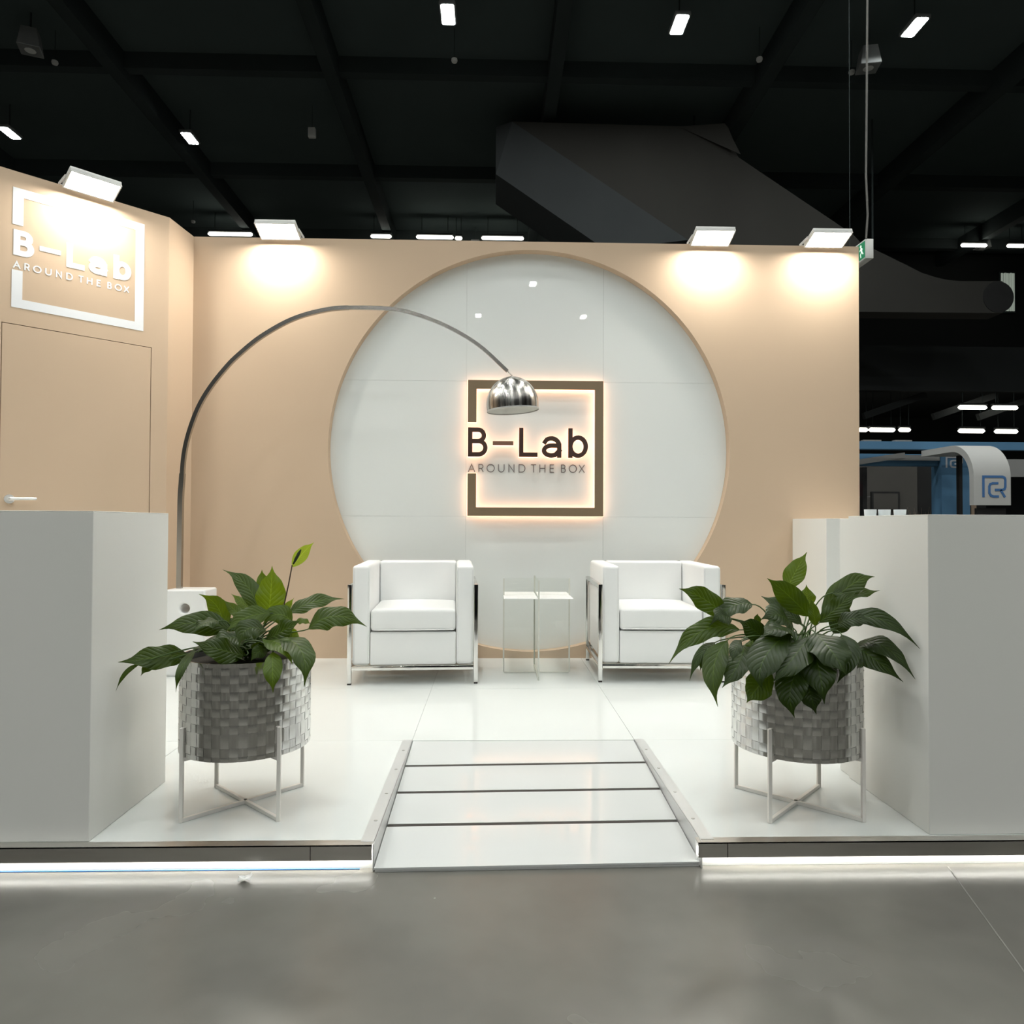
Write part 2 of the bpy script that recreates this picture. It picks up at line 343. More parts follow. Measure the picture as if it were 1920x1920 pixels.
LEAVES_RIGHT=[(0.846,2.567,0.667,0.754,2.547,0.735,0.663,2.527,0.771,0.038,0.257,-0.963,0.083,'m'),
(0.949,2.587,0.709,0.855,2.547,0.704,0.765,2.507,0.639,0.039,-0.027,-0.624,0.781,'d'),
(0.889,2.547,0.622,0.734,2.497,0.624,0.607,2.447,0.52,0.036,0.081,-0.816,0.573,'m'),
(0.788,2.507,0.585,0.708,2.427,0.551,0.662,2.387,0.474,0.016,0.04,-0.699,0.714,'d'),
(0.81,2.447,0.602,0.731,2.347,0.527,0.726,2.287,0.414,0.035,-0.154,-0.717,0.68,'m'),
(0.869,2.447,0.584,0.809,2.347,0.532,0.746,2.307,0.47,0.043,-0.326,-0.409,0.852,'d'),
(0.83,2.367,0.615,0.788,2.307,0.594,0.771,2.277,0.558,0.018,0.187,-0.611,0.769,'d'),
(1.025,2.427,0.635,0.871,2.277,0.568,0.848,2.227,0.481,0.049,0.028,-0.624,0.781,'d'),
(0.918,2.327,0.513,0.85,2.277,0.476,0.809,2.257,0.434,0.04,0.152,-0.837,0.525,'m'),
(1.087,2.427,0.616,0.967,2.287,0.566,0.886,2.237,0.505,0.046,-0.06,-0.455,0.889,'d'),
(1.025,2.347,0.539,0.957,2.277,0.469,0.963,2.257,0.386,0.043,-0.129,-0.831,0.541,'d'),
(1.089,2.407,0.598,1.056,2.287,0.528,1.054,2.247,0.432,0.049,-0.24,-0.672,0.701,'d'),
(1.032,2.327,0.491,1.028,2.287,0.448,1.042,2.277,0.391,0.033,-0.121,-0.893,0.434,'d'),
(1.106,2.427,0.631,1.103,2.297,0.588,1.126,2.247,0.521,0.059,-0.209,-0.525,0.825,'d'),
(1.199,2.427,0.624,1.174,2.337,0.564,1.123,2.307,0.483,0.034,-0.436,-0.556,0.708,'d'),
(1.274,2.487,0.573,1.313,2.427,0.54,1.384,2.377,0.472,0.039,-0.16,-0.75,0.642,'d'),
(1.298,2.527,0.572,1.347,2.427,0.583,1.401,2.337,0.49,0.034,-0.308,-0.513,0.801,'d'),
(1.225,2.527,0.631,1.314,2.427,0.682,1.405,2.317,0.594,0.032,-0.507,-0.553,0.661,'d'),
(1.102,2.647,0.761,1.14,2.657,0.828,1.186,2.667,0.898,0.034,-0.435,-0.814,0.385,'l'),
(1.15,2.567,0.667,1.06,2.547,0.75,0.979,2.527,0.809,0.038,0.01,-0.965,-0.261,'m'),
(1.187,2.667,0.695,1.19,2.677,0.73,1.192,2.687,0.773,0.028,-0.063,-0.966,0.25,'l'),
(1.203,2.587,0.673,1.305,2.577,0.779,1.38,2.547,0.814,0.04,-0.522,-0.727,0.446,'m'),
(1.242,2.587,0.751,1.321,2.567,0.753,1.401,2.547,0.765,0.032,-0.219,-0.603,0.767,'m'),
(1.176,2.547,0.647,1.243,2.527,0.713,1.303,2.527,0.764,0.029,-0.529,-0.721,0.448,'m'),
(1.149,2.517,0.64,1.143,2.517,0.689,1.136,2.527,0.741,0.018,-0.203,-0.977,0.071,'l'),
(1.253,2.597,0.601,1.288,2.607,0.655,1.321,2.617,0.72,0.034,-0.398,-0.84,0.368,'d'),
(1.07,2.517,0.632,1.0,2.467,0.684,0.919,2.427,0.675,0.049,0.519,-0.57,0.637,'d'),
(1.044,2.447,0.628,0.964,2.387,0.651,0.891,2.347,0.625,0.044,0.215,-0.352,0.911,'d'),
(0.963,2.487,0.592,0.906,2.467,0.636,0.852,2.457,0.665,0.035,0.296,-0.954,0.055,'d'),
(1.127,2.577,0.639,1.049,2.587,0.7,0.984,2.597,0.738,0.038,0.272,-0.786,0.555,'d'),
(1.134,2.647,0.639,1.081,2.667,0.67,1.051,2.687,0.712,0.021,-0.13,-0.925,0.357,'l'),
(0.967,2.567,0.64,0.959,2.567,0.66,0.961,2.567,0.679,0.011,-0.372,-0.927,-0.056,'m'),
(0.842,2.497,0.669,0.794,2.467,0.682,0.766,2.447,0.67,0.032,0.383,-0.568,0.728,'d'),
(0.887,2.487,0.573,0.886,2.447,0.591,0.888,2.427,0.569,0.016,-0.561,-0.065,0.825,'l'),
(0.762,2.497,0.538,0.725,2.447,0.529,0.71,2.427,0.5,0.018,0.329,-0.628,0.705,'d'),
(1.203,2.467,0.655,1.24,2.427,0.678,1.303,2.407,0.67,0.032,-0.472,-0.619,0.628,'d')]

# ================================================================== the hall (structure)
D, H = 5.319, 3.1155                 # front face and top of the stand's back wall (above the platform)
flo = MB().box(-24, 26, -24, 24, -.28, -.08).build('floor', M_['concrete'])
tag(flo, 'polished grey concrete hall floor', 'floor', kind='structure')
MB().bar((1.445, 2.24, -.0798), (1.02, .78, -.0798), .004, .0012).build('floor_joint', M_['joint'], flo)
cei = MB().box(-24, 26, -24, 24, 9.6, 9.8).build('ceiling', M_['hallceil'])
tag(cei, 'black hall ceiling with beams', 'ceiling', kind='structure')
for x in (-11.5, -6.9, -3.0, 1.1, 5.0, 9.5, 14.0):
    MB().box(x - .12, x + .12, 2, 24, 9.15, 9.6).build('ceiling_beam', M_['beam'], cei)
for y in (9.4, 13.2, 17.2, 21):
    MB().box(-20, 22, y - .1, y + .1, 9.3, 9.6).build('ceiling_beam', M_['beam'], cei)
wf = MB().box(-24, 26, 22, 22.2, -.08, 9.6).build('wall_hall_far', M_['hallwall'])
tag(wf, 'dark far wall of the exhibition hall', 'wall', kind='structure')
mez = MB().box(8.0, 14.0, 16.6, 21.9, 4.35, 5.1).box(8.0, 14.0, 16.4, 16.6, 4.15, 5.2).build('ceiling_mezzanine', M_['hallwall'])
tag(mez, 'dark gallery slab deep in the hall on the right', 'gallery', kind='structure')
for x in (8.1, 13.9): MB().box(x - .12, x + .12, 16.5, 16.75, -.08, 4.15).build('gallery_column', M_['beam'], mez)
for x in (9.8, 11.5, 12.6): MB().bar((x - .9, 16.9, 3.62), (x + .6, 16.9, 4.15), .12, .16).build('gallery_brace', M_['hallwall'], mez)

# ================================================================== the platform
X0, X1 = -3.446, 2.77
RX0, RX1, RY = -.366, .661, 3.312     # the ramp's opening
YF = 2.2375                           # front edge of the platform
plat = MB().box(X0, RX0 - .012, 2.275, D + .1, -.08, -.0035).box(RX1 + .012, X1, 2.275, D + .1, -.08, -.0035) \
    .box(RX0 - .012, RX1 + .012, RY + .002, D + .1, -.08, -.0035).build('floor_stand', M_['grout'])
tag(plat, 'raised white platform of the exhibition stand', 'platform', kind='structure')
xs = [X0, -2.419, -1.392, RX0, RX1, 1.689, X1]; ys = [2.278, RY, 4.34, D + .1]
for i in range(6):
    for j in range(3):
        if i == 3 and j == 0: continue
        g = .0008
        rbox('floor_tile', xs[i] + g, xs[i + 1] - g, ys[j] + g, ys[j + 1] - g, -.0034, 0, M_['tile'], plat, .0006, 1)
for a, b in ((X0, RX0 - .004), (RX1 - .012, X1)):
    # steel edge profile, white skirt and the light strip hidden below the edge
    MB().box(a, b, YF, YF + .003, -.041, .002).box(a, b, YF, 2.277, -.001, .002).box(a, b, YF, YF + .012, -.044, -.041) \
        .build('edge_trim', M_['trim'], plat)
    MB().box(a, b, 2.262, 2.274, -.0795, -.004).build('skirt', M_['skirt'], plat)
    MB().box(a + .005, b - .005, YF + .013, YF + .022, -.034, -.031).build('light_strip', M_['led'], plat)
for x in (-3.0, -.56, .74, 2.2): MB().box(x, x + .0025, YF - .0006, YF + .001, -.044, .0022).build('trim_seam', M_['rubber'], plat)
MB().box(X0, -.41, 2.254, 2.258, -.0796, -.0772).build('film_strip', M_['blueline'], plat)

# ================================================================== walls of the stand
wb = MB().holed(-2.2245, 2.7676, 0, H, .277, 1.551, 1.502, D, D + .08, lambda u, v, d: (u, d, v), 160).build('wall_back', M_['tan'], smooth=True, angle=30)
tag(wb, 'tan back wall with a large round recess', 'wall', kind='structure')
gx = [-1.28, -.205, .835, 1.84]; gz = [0.0, 1.053, 2.078, 3.11]
for i in range(3):
    for j in range(3):
        rbox('gloss_panel', gx[i] + .0005, gx[i + 1] - .0005, D + .0805, D + .1, gz[j] + .0005, gz[j + 1] - .0005, M_['panel'], wb, .0008, 1)
rbox('panel_backing', gx[0], gx[3], D + .1005, D + .13, 0, gz[3], M_['grout'], wb, .001, 1)
CX, CY = -2.2562, 4.9906              # corner where the slanted wall ends
q = math.sqrt(.5)
def lw(s, out, z): return (CX + s * q + out * q, CY + s * q - out * q, z)   # along the slanted wall, towards the viewer, up
def lwbox(mb, s0, s1, o0, o1, z0, z1):
    vs = [lw(s, o, z) for z in (z0, z1) for o in (o0, o1) for s in (s0, s1)]
    return mb.add(vs, [(0, 2, 3, 1), (4, 5, 7, 6), (0, 1, 5, 4), (2, 6, 7, 3), (0, 4, 6, 2), (1, 3, 7, 5)])
DS0, DS1, DH = -.956, -.107, 2.190
m = MB(); lwbox(m, -1.65, DS0, -.08, 0, 0, H); lwbox(m, DS1, 0, -.08, 0, 0, H); lwbox(m, DS0, DS1, -.08, 0, DH, H)
wl = m.build('wall_left', M_['tan']); tag(wl, 'slanted tan wall with a flush door and white logo', 'wall', kind='structure')
m = MB(); lwbox(m, DS0, DS1, -.079, -.05, 0, DH); m.build('door_rebate', M_['rubber'], wl)
wr = MB().prism([(CX, CY), (-2.2245, D), (-2.3045, D + .08), (CX - .08, CY + .03)], 0, H, lambda u, v, d: (u, v, d)).build('wall_return', M_['tan'])
tag(wr, 'narrow tan return between slanted wall and back wall', 'wall', kind='structure')
m = MB(); lwbox(m, DS0 + .0035, DS1 - .0035, -.045, -.0005, .002, DH - .0035)
dr = m.build('door_1', M_['tan'], bevel=.002, seg=1); tag(dr, 'flush tan door in the slanted wall', 'door', kind='structure')
hz = 1.134
hd = MB(); hd.tube([lw(-.904, -.0004, hz), lw(-.904, .008, hz)], .027, 24); hd.tube([lw(-.904, .008, hz), lw(-.904, .045, hz)], .0095, 12)
hd.tube([lw(-.908, .045, hz), lw(-.86, .047, hz + .001), lw(-.80, .046, hz + .003), lw(-.775, .045, hz + .003)], [.010, .009, .0095, .0085], 12)
hd.build('door_handle', M_['handle'], dr, smooth=True)['label'] = 'satin steel lever handle'

# ================================================================== lettering
def arc(cx, cy, rx, ry, a0, a1, n=14):
    return [(cx + rx * cos(R(a0 + (a1 - a0) * k / n)), cy + ry * sin(R(a0 + (a1 - a0) * k / n))) for k in range(n + 1)]
GLYPH = {
 'A': [[(0, 0), (.5, 1), (1, 0)], [(.2, .34), (.8, .34)]],
 'R': [[(0, 0), (0, 1)], [(0, 1), (.55, 1)] + arc(.55, .73, .40, .27, 90, -90) + [(0, .46)], [(.55, .46), (1, 0)]],
 'O': [arc(.5, .5, .5, .5, 0, 360, 36)[:-1] + ['c']],
 'U': [[(0, 1), (0, .38)] + arc(.5, .38, .5, .38, 180, 360, 16) + [(1, 1)]],
 'N': [[(0, 0), (0, 1), (1, 0), (1, 1)]],
 'D': [[(0, 0), (0, 1)], [(0, 1), (.45, 1)] + arc(.45, .5, .55, .5, 90, -90, 18) + [(0, 0)]],
 'T': [[(0, 1), (1, 1)], [(.5, 1), (.5, 0)]],
 'H': [[(0, 0), (0, 1)], [(1, 0), (1, 1)], [(0, .52), (1, .52)]],
 'E': [[(1, 1), (0, 1), (0, 0), (1, 0)], [(0, .53), (.9, .53)]],
 'B': [[(0, 0), (0, 1)], [(0, 1), (.52, 1)] + arc(.52, .77, .38, .23, 90, -90) + [(0, .54)], [(0, .54), (.55, .54)] + arc(.55, .27, .45, .27, 90, -90) + [(0, 0)]],
 'X': [[(0, 0), (1, 1)], [(0, 1), (1, 0)]],
 'L': [[(0, 1), (0, 0), (1, 0)]],
 '-': [[(0, .5), (1, .5)]],
 'a': [[(.07, .80)] + arc(.47, .56, .53, .44, 125, 0, 12) + [(1, 0)], [(1, .58), (.5, .58)] + arc(.5, .29, .5, .29, 90, 270, 14) + [(.72, .03), (1, .28)]],
 'b': [[(0, 0), (0, 1)], arc(.5, .36, .5, .36, 0, 360, 36)[:-1] + ['c']],
}
def ribbon(mb, pts, w, d0, d1, f, ext=True):
    closed = pts[-1] == 'c'
    pts = [Vector((p[0], p[1])) for p in pts if p != 'c']
    pts = [p for i, p in enumerate(pts) if i == 0 or (p - pts[i - 1]).length > 1e-6]
    n = len(pts)
    if not closed and ext:
        pts[0] = pts[0] + (pts[0] - pts[1]).normalized() * w / 2 * ext; pts[-1] = pts[-1] + (pts[-1] - pts[-2]).normalized() * w / 2 * ext
    vs = []
    for i in range(n):
        a = pts[(i - 1) % n] if closed or i else None; b = pts[(i + 1) % n] if closed or i < n - 1 else None
        t0 = (pts[i] - a).normalized() if a is not None else None; t1 = (b - pts[i]).normalized() if b is not None else None
        t0 = t0 if t0 is not None else t1; t1 = t1 if t1 is not None else t0
        n0 = Vector((-t0.y, t0.x)); n1 = Vector((-t1.y, t1.x)); mm = (n0 + n1).normalized()
        k = min(1 / max(mm.dot(n0), .3), 2.6)
        l, r = pts[i] + mm * k * w / 2, pts[i] - mm * k * w / 2
        vs += [f(l.x, l.y, d0), f(r.x, r.y, d0), f(l.x, l.y, d1), f(r.x, r.y, d1)]
    fs = []
    for i in range(n if closed else n - 1):
        a, b = 4 * i, 4 * ((i + 1) % n)
        fs += [(a, b, b + 1, a + 1), (a + 2, a + 3, b + 3, b + 2), (a, a + 2, b + 2, b), (a + 1, b + 1, b + 3, a + 3)]
    if not closed: fs += [(0, 1, 3, 2), (4 * n - 4, 4 * n - 2, 4 * n - 1, 4 * n - 3)]
    mb.add(vs, fs)
def glyph(ch, x0, x1, y0, y1, w, d0, d1, f, grow=0, ext=1):
    mb = MB(); i = w / 2; sx, sy = x1 - x0 - w, max(y1 - y0 - w, 0)
    for kk, st in enumerate(GLYPH[ch]):
        d0 = d0 + .00012 * (1 if kk else 0) * (1 if d0 < d1 else 0)
        d1 = d1 - .00012 * (1 if kk else 0)
        pts = [p if p == 'c' else (x0 + i + p[0] * sx, y0 + i + p[1] * sy) for p in st]
        ribbon(mb, pts, w + grow, d0, d1, f, ext)
    return mb
BIG = [('B', .002, .146, .436, .650), ('-', .183, .336, .521, .551), ('L', .377, .514, .436, .650), ('a', .545, .690, .431, .590), ('b', .740, .886, .431, .649)]
SMALL = [('A', 303, 375), ('R', 408, 460), ('O', 490, 572), ('U', 605, 670), ('N', 710, 770), ('D', 812, 880), ('T', 935, 990),
         ('H', 1022, 1082), ('E', 1125, 1170), ('B', 1240, 1288), ('O', 1320, 1400), ('X', 1420, 1480)]
SMALL = [(c, (a - 302) / 1353, (b - 302) / 1353) for c, a, b in SMALL]
def frame_path(t): return [(t / 2, .690), (t / 2, 1 - t / 2), (1 - t / 2, 1 - t / 2), (1 - t / 2, t / 2), (t / 2, t / 2), (t / 2, .3125)]

# halo sign on the round panel
sg = thing('logo_sign', 'halo-lit bronze square logo sign reading B-Lab on the round white panel', 'sign', (-.191, D, 1.056))
S = 1.0175
fs_ = lambda u, v, d: (u * S, d, v * S)
fr = MB(); ribbon(fr, frame_path(.0636), .0636, .012, .026, fs_, 0); frame = fr.build('sign_frame', M_['signbrown'], sg)
fb = MB(); ribbon(fb, frame_path(.0636), .0636 + .006, .0265, .046, fs_, .08); fb.build('glow_backing', M_['halo'], frame)
for ch, a, b, c, d in BIG:
    wd = .0325 if ch != '-' else .030
    o = glyph(ch, a, b, c, d, wd, .010, .024, fs_).build('letter', M_['dash'] if ch == '-' else M_['letterbrown'], sg)
    o['label'] = 'mid-brown dash' if ch == '-' else 'dark brown letter ' + ch
    glyph(ch, a, b, c, d, wd, .0245, .046, fs_, grow=.004).build('glow_backing', M_['halo'], o)
for ch, a, b in SMALL:
    o = glyph(ch, a, b, .3252, .3865, .0058, .0755, .0803, fs_, ext=.6).build('small_letter', M_['print_grey'], sg)
for sx_, sz_ in ((.03, .97), (.97, .97), (.97, .03), (.03, .03)):
    MB().tube([(sx_ * S, .0455, sz_ * S), (sx_ * S, .0804, sz_ * S)], .004, 8).build('spacer', M_['steel'], sg)

# flat white print on the slanted wall
pr = thing('wall_logo', 'flat white square B-Lab logo printed on the slanted tan wall above the door', 'logo', lw(-.909, 0, 2.290), R(45))
SW, SH = .747, .727
fp = lambda u, v, d: (u * SW, -d, v * SH)
b_ = MB(); ribbon(b_, frame_path(.074), .074, .0004, .0018, fp, 0); b_.build('printed_frame', M_['print_white'], pr)
for ch, a, b, c, d in BIG: glyph(ch, a + .006, b + .006, c, d, .047 if ch != '-' else .04, .0004, .0018, fp).build('letter', M_['print_white'], pr)
for ch, a, b in SMALL: glyph(ch, a + .006, b + .006, .325, .3865, .010, .0004, .0016, fp, ext=.6).build('small_letter', M_['print_white'], pr)

# ================================================================== flood lights on top of the walls
def flood(label, x, y, z, rz):
    t = thing('flood_light', label, 'flood light', (x, y, z), rz, 'flood lights on the stand walls')
    a = R(17); e2 = Vector((0, -cos(a), sin(a))); n = Vector((0, -sin(a), -cos(a))); o = Vector((0, -.040, -.028)); Wd, Ln = .145, .172
    def pt(u, v, d): return tuple(o + Vector((u, 0, 0)) + e2 * v + n * d)
    def bx(mb, u0, u1, v0, v1, d0, d1):
        return mb.add([pt(u, v, d) for d in (d0, d1) for v in (v0, v1) for u in (u0, u1)], [(0, 2, 3, 1), (4, 5, 7, 6), (0, 1, 5, 4), (2, 6, 7, 3), (0, 4, 6, 2), (1, 3, 7, 5)])
    bx(MB(), -Wd, Wd, 0, Ln, -.035, -.009).build('housing', M_['floodbody'], t, bevel=.004, seg=2)
    b = MB(); bx(b, -Wd, Wd, 0, .010, -.009, .004); bx(b, -Wd, Wd, Ln - .007, Ln, -.009, .002); bx(b, -Wd, -Wd + .008, .010, Ln - .007, -.009, .003); bx(b, Wd - .008, Wd, .010, Ln - .007, -.009, .003)
    b.build('bezel', M_['floodbody'], t)
    l = MB(); l.add([pt(u, v, -.005) for u, v in ((-Wd + .009, .011), (Wd - .009, .011), (Wd - .009, Ln - .008), (-Wd + .009, Ln - .008))], [(0, 1, 2, 3)])
    lo = l.build('lens', M_['floodlens'], t, flat_fix=False)
    b = MB()
    for s in (-1, 1): b.bar(pt(s * (Wd + .004), Ln * .5, -.02), (s * (Wd + .004), .03, .012), .005, .02)
    b.bar((-Wd - .006, .03, .006), (Wd + .006, .03, .006), .022, .012)
    b.build('bracket', M_['floodbody'], t)
    f = MB()
    for k in range(6): bx(f, -.11 + k * .04, -.105 + k * .04, .03, Ln - .03, -.05, -.035)
    f.build('cooling_fins', M_['floodbody'], t)
    return t
flood('flood light on top of the slanted wall above the white logo', *lw(-.515, 0, H), R(45))
flood('flood light on the back wall beside the slanted wall', -1.571, D, H, 0)
flood('flood light on the back wall right of the round panel', 1.612, D, H, 0)
flood('flood light at the outer end of the back wall nearest the exit sign', 2.475, D, H, 0)

# ================================================================== ramp
rp = thing('ramp', 'white glossy entrance ramp with three dark strips and steel side rails', 'ramp', (0, 0, 0))
slope = .064 / (RY - 2.245)
def rz_(y): return -.0655 + (y - 2.245) * slope
cuts = [2.245, 2.517, 2.779, 3.037, RY]
skew = [.022, .02, .022, .028, .0]
for k in range(4):
    y0, y1 = cuts[k] + (.010 if k else 0), cuts[k + 1] - (.010 if k < 3 else .002)
    s0, s1 = skew[k], skew[k + 1]
    a, b = RX0 + .004, RX1 - .004
    top = [(a, y0 - s0 / 2), (b, y0 + s0 / 2), (b, y1 + s1 / 2 * (k < 3)), (a, y1 - s1 / 2 * (k < 3))]
    vs = [(x, y, rz_(y)) for x, y in top] + [(x, y, rz_(y) - .006) for x, y in top]
    MB().add(vs, [(0, 1, 2, 3), (7, 6, 5, 4), (0, 4, 5, 1), (1, 5, 6, 2), (2, 6, 7, 3), (3, 7, 4, 0)]).build('ramp_panel', M_['ramp'], rp)
for k in (1, 2, 3):
    y = cuts[k]; s = skew[k]
    MB().bar((RX0 + .006, y - s / 2, rz_(y - s / 2) - .0024), (RX1 - .006, y + s / 2, rz_(y + s / 2) - .0024), .0192, .004).build('grip_strip', M_['rubber'], rp)
sb = MB(); sb.add([(x, y, z) for x in (RX0 + .006, RX1 - .006) for y, z in ((2.266, -.0795), (2.266, rz_(2.266) - .0065), (RY - .003, -.0075), (RY - .003, -.0795))], [(0, 1, 2, 3), (7, 6, 5, 4), (0, 4, 5, 1), (1, 5, 6, 2), (2, 6, 7, 3), (3, 7, 4, 0)])
sb.build('ramp_base', M_['rubber'], rp)
MB().bar((RX0 + .006, 2.241, -.0757), (RX1 - .006, 2.262, -.0757), .012, .0072).build('front_edge', M_['rail'], rp)
for a, b, c in ((RX0 - .043, RX0, RX0), (RX1, RX1 + .044, RX1)):
    MB().box(a, b, 2.262, RY + .004, .0006, .0032).box(c - .0015, c + .0015, YF + .004, RY + .004, -.079, .0032).build('side_rail', M_['rail'], rp)
    for y in (2.42, 2.66, 2.92, 3.16):
        MB().tube([((a + b) / 2, y, .0030), ((a + b) / 2, y, .0046)], .006, 12).build('screw_head', M_['steel'], rp)

# ================================================================== counters
def counter(label, x0, x1, y0, y1, h, extra=None):
    t = thing('counter', label, 'counter', ((x0 + x1) / 2, (y0 + y1) / 2, 0)); cx, cy = (x0 + x1) / 2, (y0 + y1) / 2
    rbox('body', x0 - cx, x1 - cx, y0 - cy, y1 - cy, .0005, h - .003, M_['counter'], t, .0015, 1)
    rbox('top_panel', x0 - cx, x1 - cx, y0 - cy, y1 - cy, h - .0028, h, M_['counter'], t, .001, 1)
    return t, cx, cy
counter('long white counter block beside the slanted wall and door', -3.40, -1.2564, 2.2805, 2.8015, 1.034)
cr, cx, cy = counter('long white front counter block below the neighbouring blue booth', 1.4148, 2.765, 2.287, 2.807, 1.0355)
rbox('back_shelf', 1.45 - cx, 2.74 - cx, 2.8075 - cy, 2.90 - cy, .965, .985, M_['counter'], cr, .002, 1)
rbox('end_board', 1.425 - cx, 1.4495 - cx, 2.8075 - cy, 2.90 - cy, .0005, 1.026, M_['counter'], cr, .0015, 1)
rbox('shelf_leg', 2.70 - cx, 2.74 - cx, 2.85 - cy, 2.89 - cy, .0005, .9648, M_['counter'], cr, .0015, 1)
counter('smaller white counter block standing against the back wall behind the right-hand planter', 2.254, 2.765, 4.77, D - .003, 1.044)
def cup(x, y, label):
    t = thing('cup', label, 'cup', (x, y, .9855), .3, 'white cups on the counter shelf')
    MB().lathe([(.0, .004), (.016, .0), (.019, .002), (.0235, .078), (.0222, .078), (.018, .008), (.0, .008)], 20).build('bowl', M_['cup'], t, smooth=True)
    MB().tube([(.022, 0, .062), (.032, 0, .066), (.037, 0, .052), (.033, 0, .036), (.021, 0, .03)], .0028, 8).build('handle', M_['blackplastic'], t, smooth=True)
cup(1.530, 2.856, 'white cup nearest the back wall edge on the counter shelf'); cup(1.588, 2.856, 'white cup in the middle of three on the counter shelf'); cup(1.652, 2.856, 'white cup standing a little apart on the counter shelf')

# ================================================================== woven planters
PR = .22
def plant_stand(label, cx, cy, a0):
    t = thing('plant_stand', label, 'plant stand', (cx, cy, 0), a0 - R(45), 'white wire plant stands')
    r = .2263
    c4 = [(r * cos(R(45) + k * pi / 2), r * sin(R(45) + k * pi / 2)) for k in range(4)]
    lg = None
    for x, y in c4:
        MB().box(x - .0062, x + .0062, y - .0062, y + .0062, .0004, .314).build('leg', M_['standwhite'], t, bevel=.001, seg=1)
    for k in (0, 1):
        (x0, y0), (x1, y1) = c4[k], c4[k + 2]; z = .007
        MB().bar((x0, y0, z), (x1, y1, z), .0118, .0118).build('floor_bar', M_['standwhite'], t)
        z = .2085 if k == 0 else .2083
        MB().bar((x0, y0, z), (x1, y1, z), .012, .012).build('support_bar', M_['standwhite'], t)
    return t

ROWS = [.016, .028, .047] + [.0275] * 8 + [.009]
def woven_pot(label, cx, cy, z0, rot):
    t = thing('woven_pot', label, 'planter', (cx, cy, z0), rot, 'woven steel planters')
    n = 48; hts = [0]
    for h in ROWS: hts.append(hts[-1] + h)
    Hh = hts[-1]; da = 2 * pi / n; sw = da * .466; am = .0006; rs = random.Random(int(cx * 77))
    for i in range(n):                       # upright strips, over and under the hoops
        vs = []
        for j in range(len(ROWS)):
            front = (i + j) % 2 == 0; h = ROWS[j]
            for fz_, bulge in ((.16, 0), (.5, 1), (.84, 0)):
                rr = PR + (am + .0003 * bulge if front else -am)
                vs += [(rr * cos(s * sw), rr * sin(s * sw), hts[j] + fz_ * h) for s in (-1, 0, 1)]
        vs = [(v[0], v[1], 0.0) for v in vs[:3]] + vs[3:-3] + [(v[0], v[1], Hh) for v in vs[-3:]]
        m = len(vs) // 3
        fs = [(3 * k + c, 3 * k + c + 1, 3 * k + c + 4, 3 * k + c + 3) for k in range(m - 1) for c in (0, 1)]
        if i < 2:
            o = MB().add(vs, fs).build('upright_strip', M_['uprightstrip'], t, smooth=True, flat_fix=False, angle=180)
            if i == 0: even = o
            else: odd = o
        else: o = share(even if i % 2 == 0 else odd, t)
        o.rotation_euler = (0, 0, i * da)
    for j, h in enumerate(ROWS):             # hoops
        g = .0008 if h > .012 else .0005; vs = []
        for i in range(n):
            front = (i + j) % 2 == 1
            for s, bulge in ((-.34, 0), (0, 1), (.34, 0)):
                rr = PR + (am + .00025 * bulge if front else -am); a = (i + s) * da
                vs += [(rr * cos(a), rr * sin(a), hts[j] + g), (rr * cos(a), rr * sin(a), hts[j + 1] - g)]
        m = 3 * n
        fs = [(2 * k, 2 * ((k + 1) % m), 2 * ((k + 1) % m) + 1, 2 * k + 1) for k in range(m)]
        MB().add(vs, fs).build('hoop', M_['potstrip'], t, smooth=True, flat_fix=False, angle=180)
    MB().lathe([(.004, .004), (PR - .006, .004), (PR - .006, Hh - .012), (PR - .008, Hh - .012), (PR - .008, .006), (.004, .006)], 48, closed=True).build('liner', M_['liner'], t, smooth=True)
    MB().lathe([(PR - .004, Hh - .013), (PR + .0025, Hh - .013), (PR + .0025, Hh + .001), (PR - .004, Hh + .001)], 96, closed=True).build('rim_band', M_['chrome'], t, smooth=True)
    soil = MB(); prof = [(PR - .009, Hh - .030), (.16, Hh - .026), (.09, Hh - .020), (.03, Hh - .018), (.002, Hh - .018)]
    soil.lathe(prof, 32).build('soil', M_['soil'], t, smooth=True)
    return t, Hh

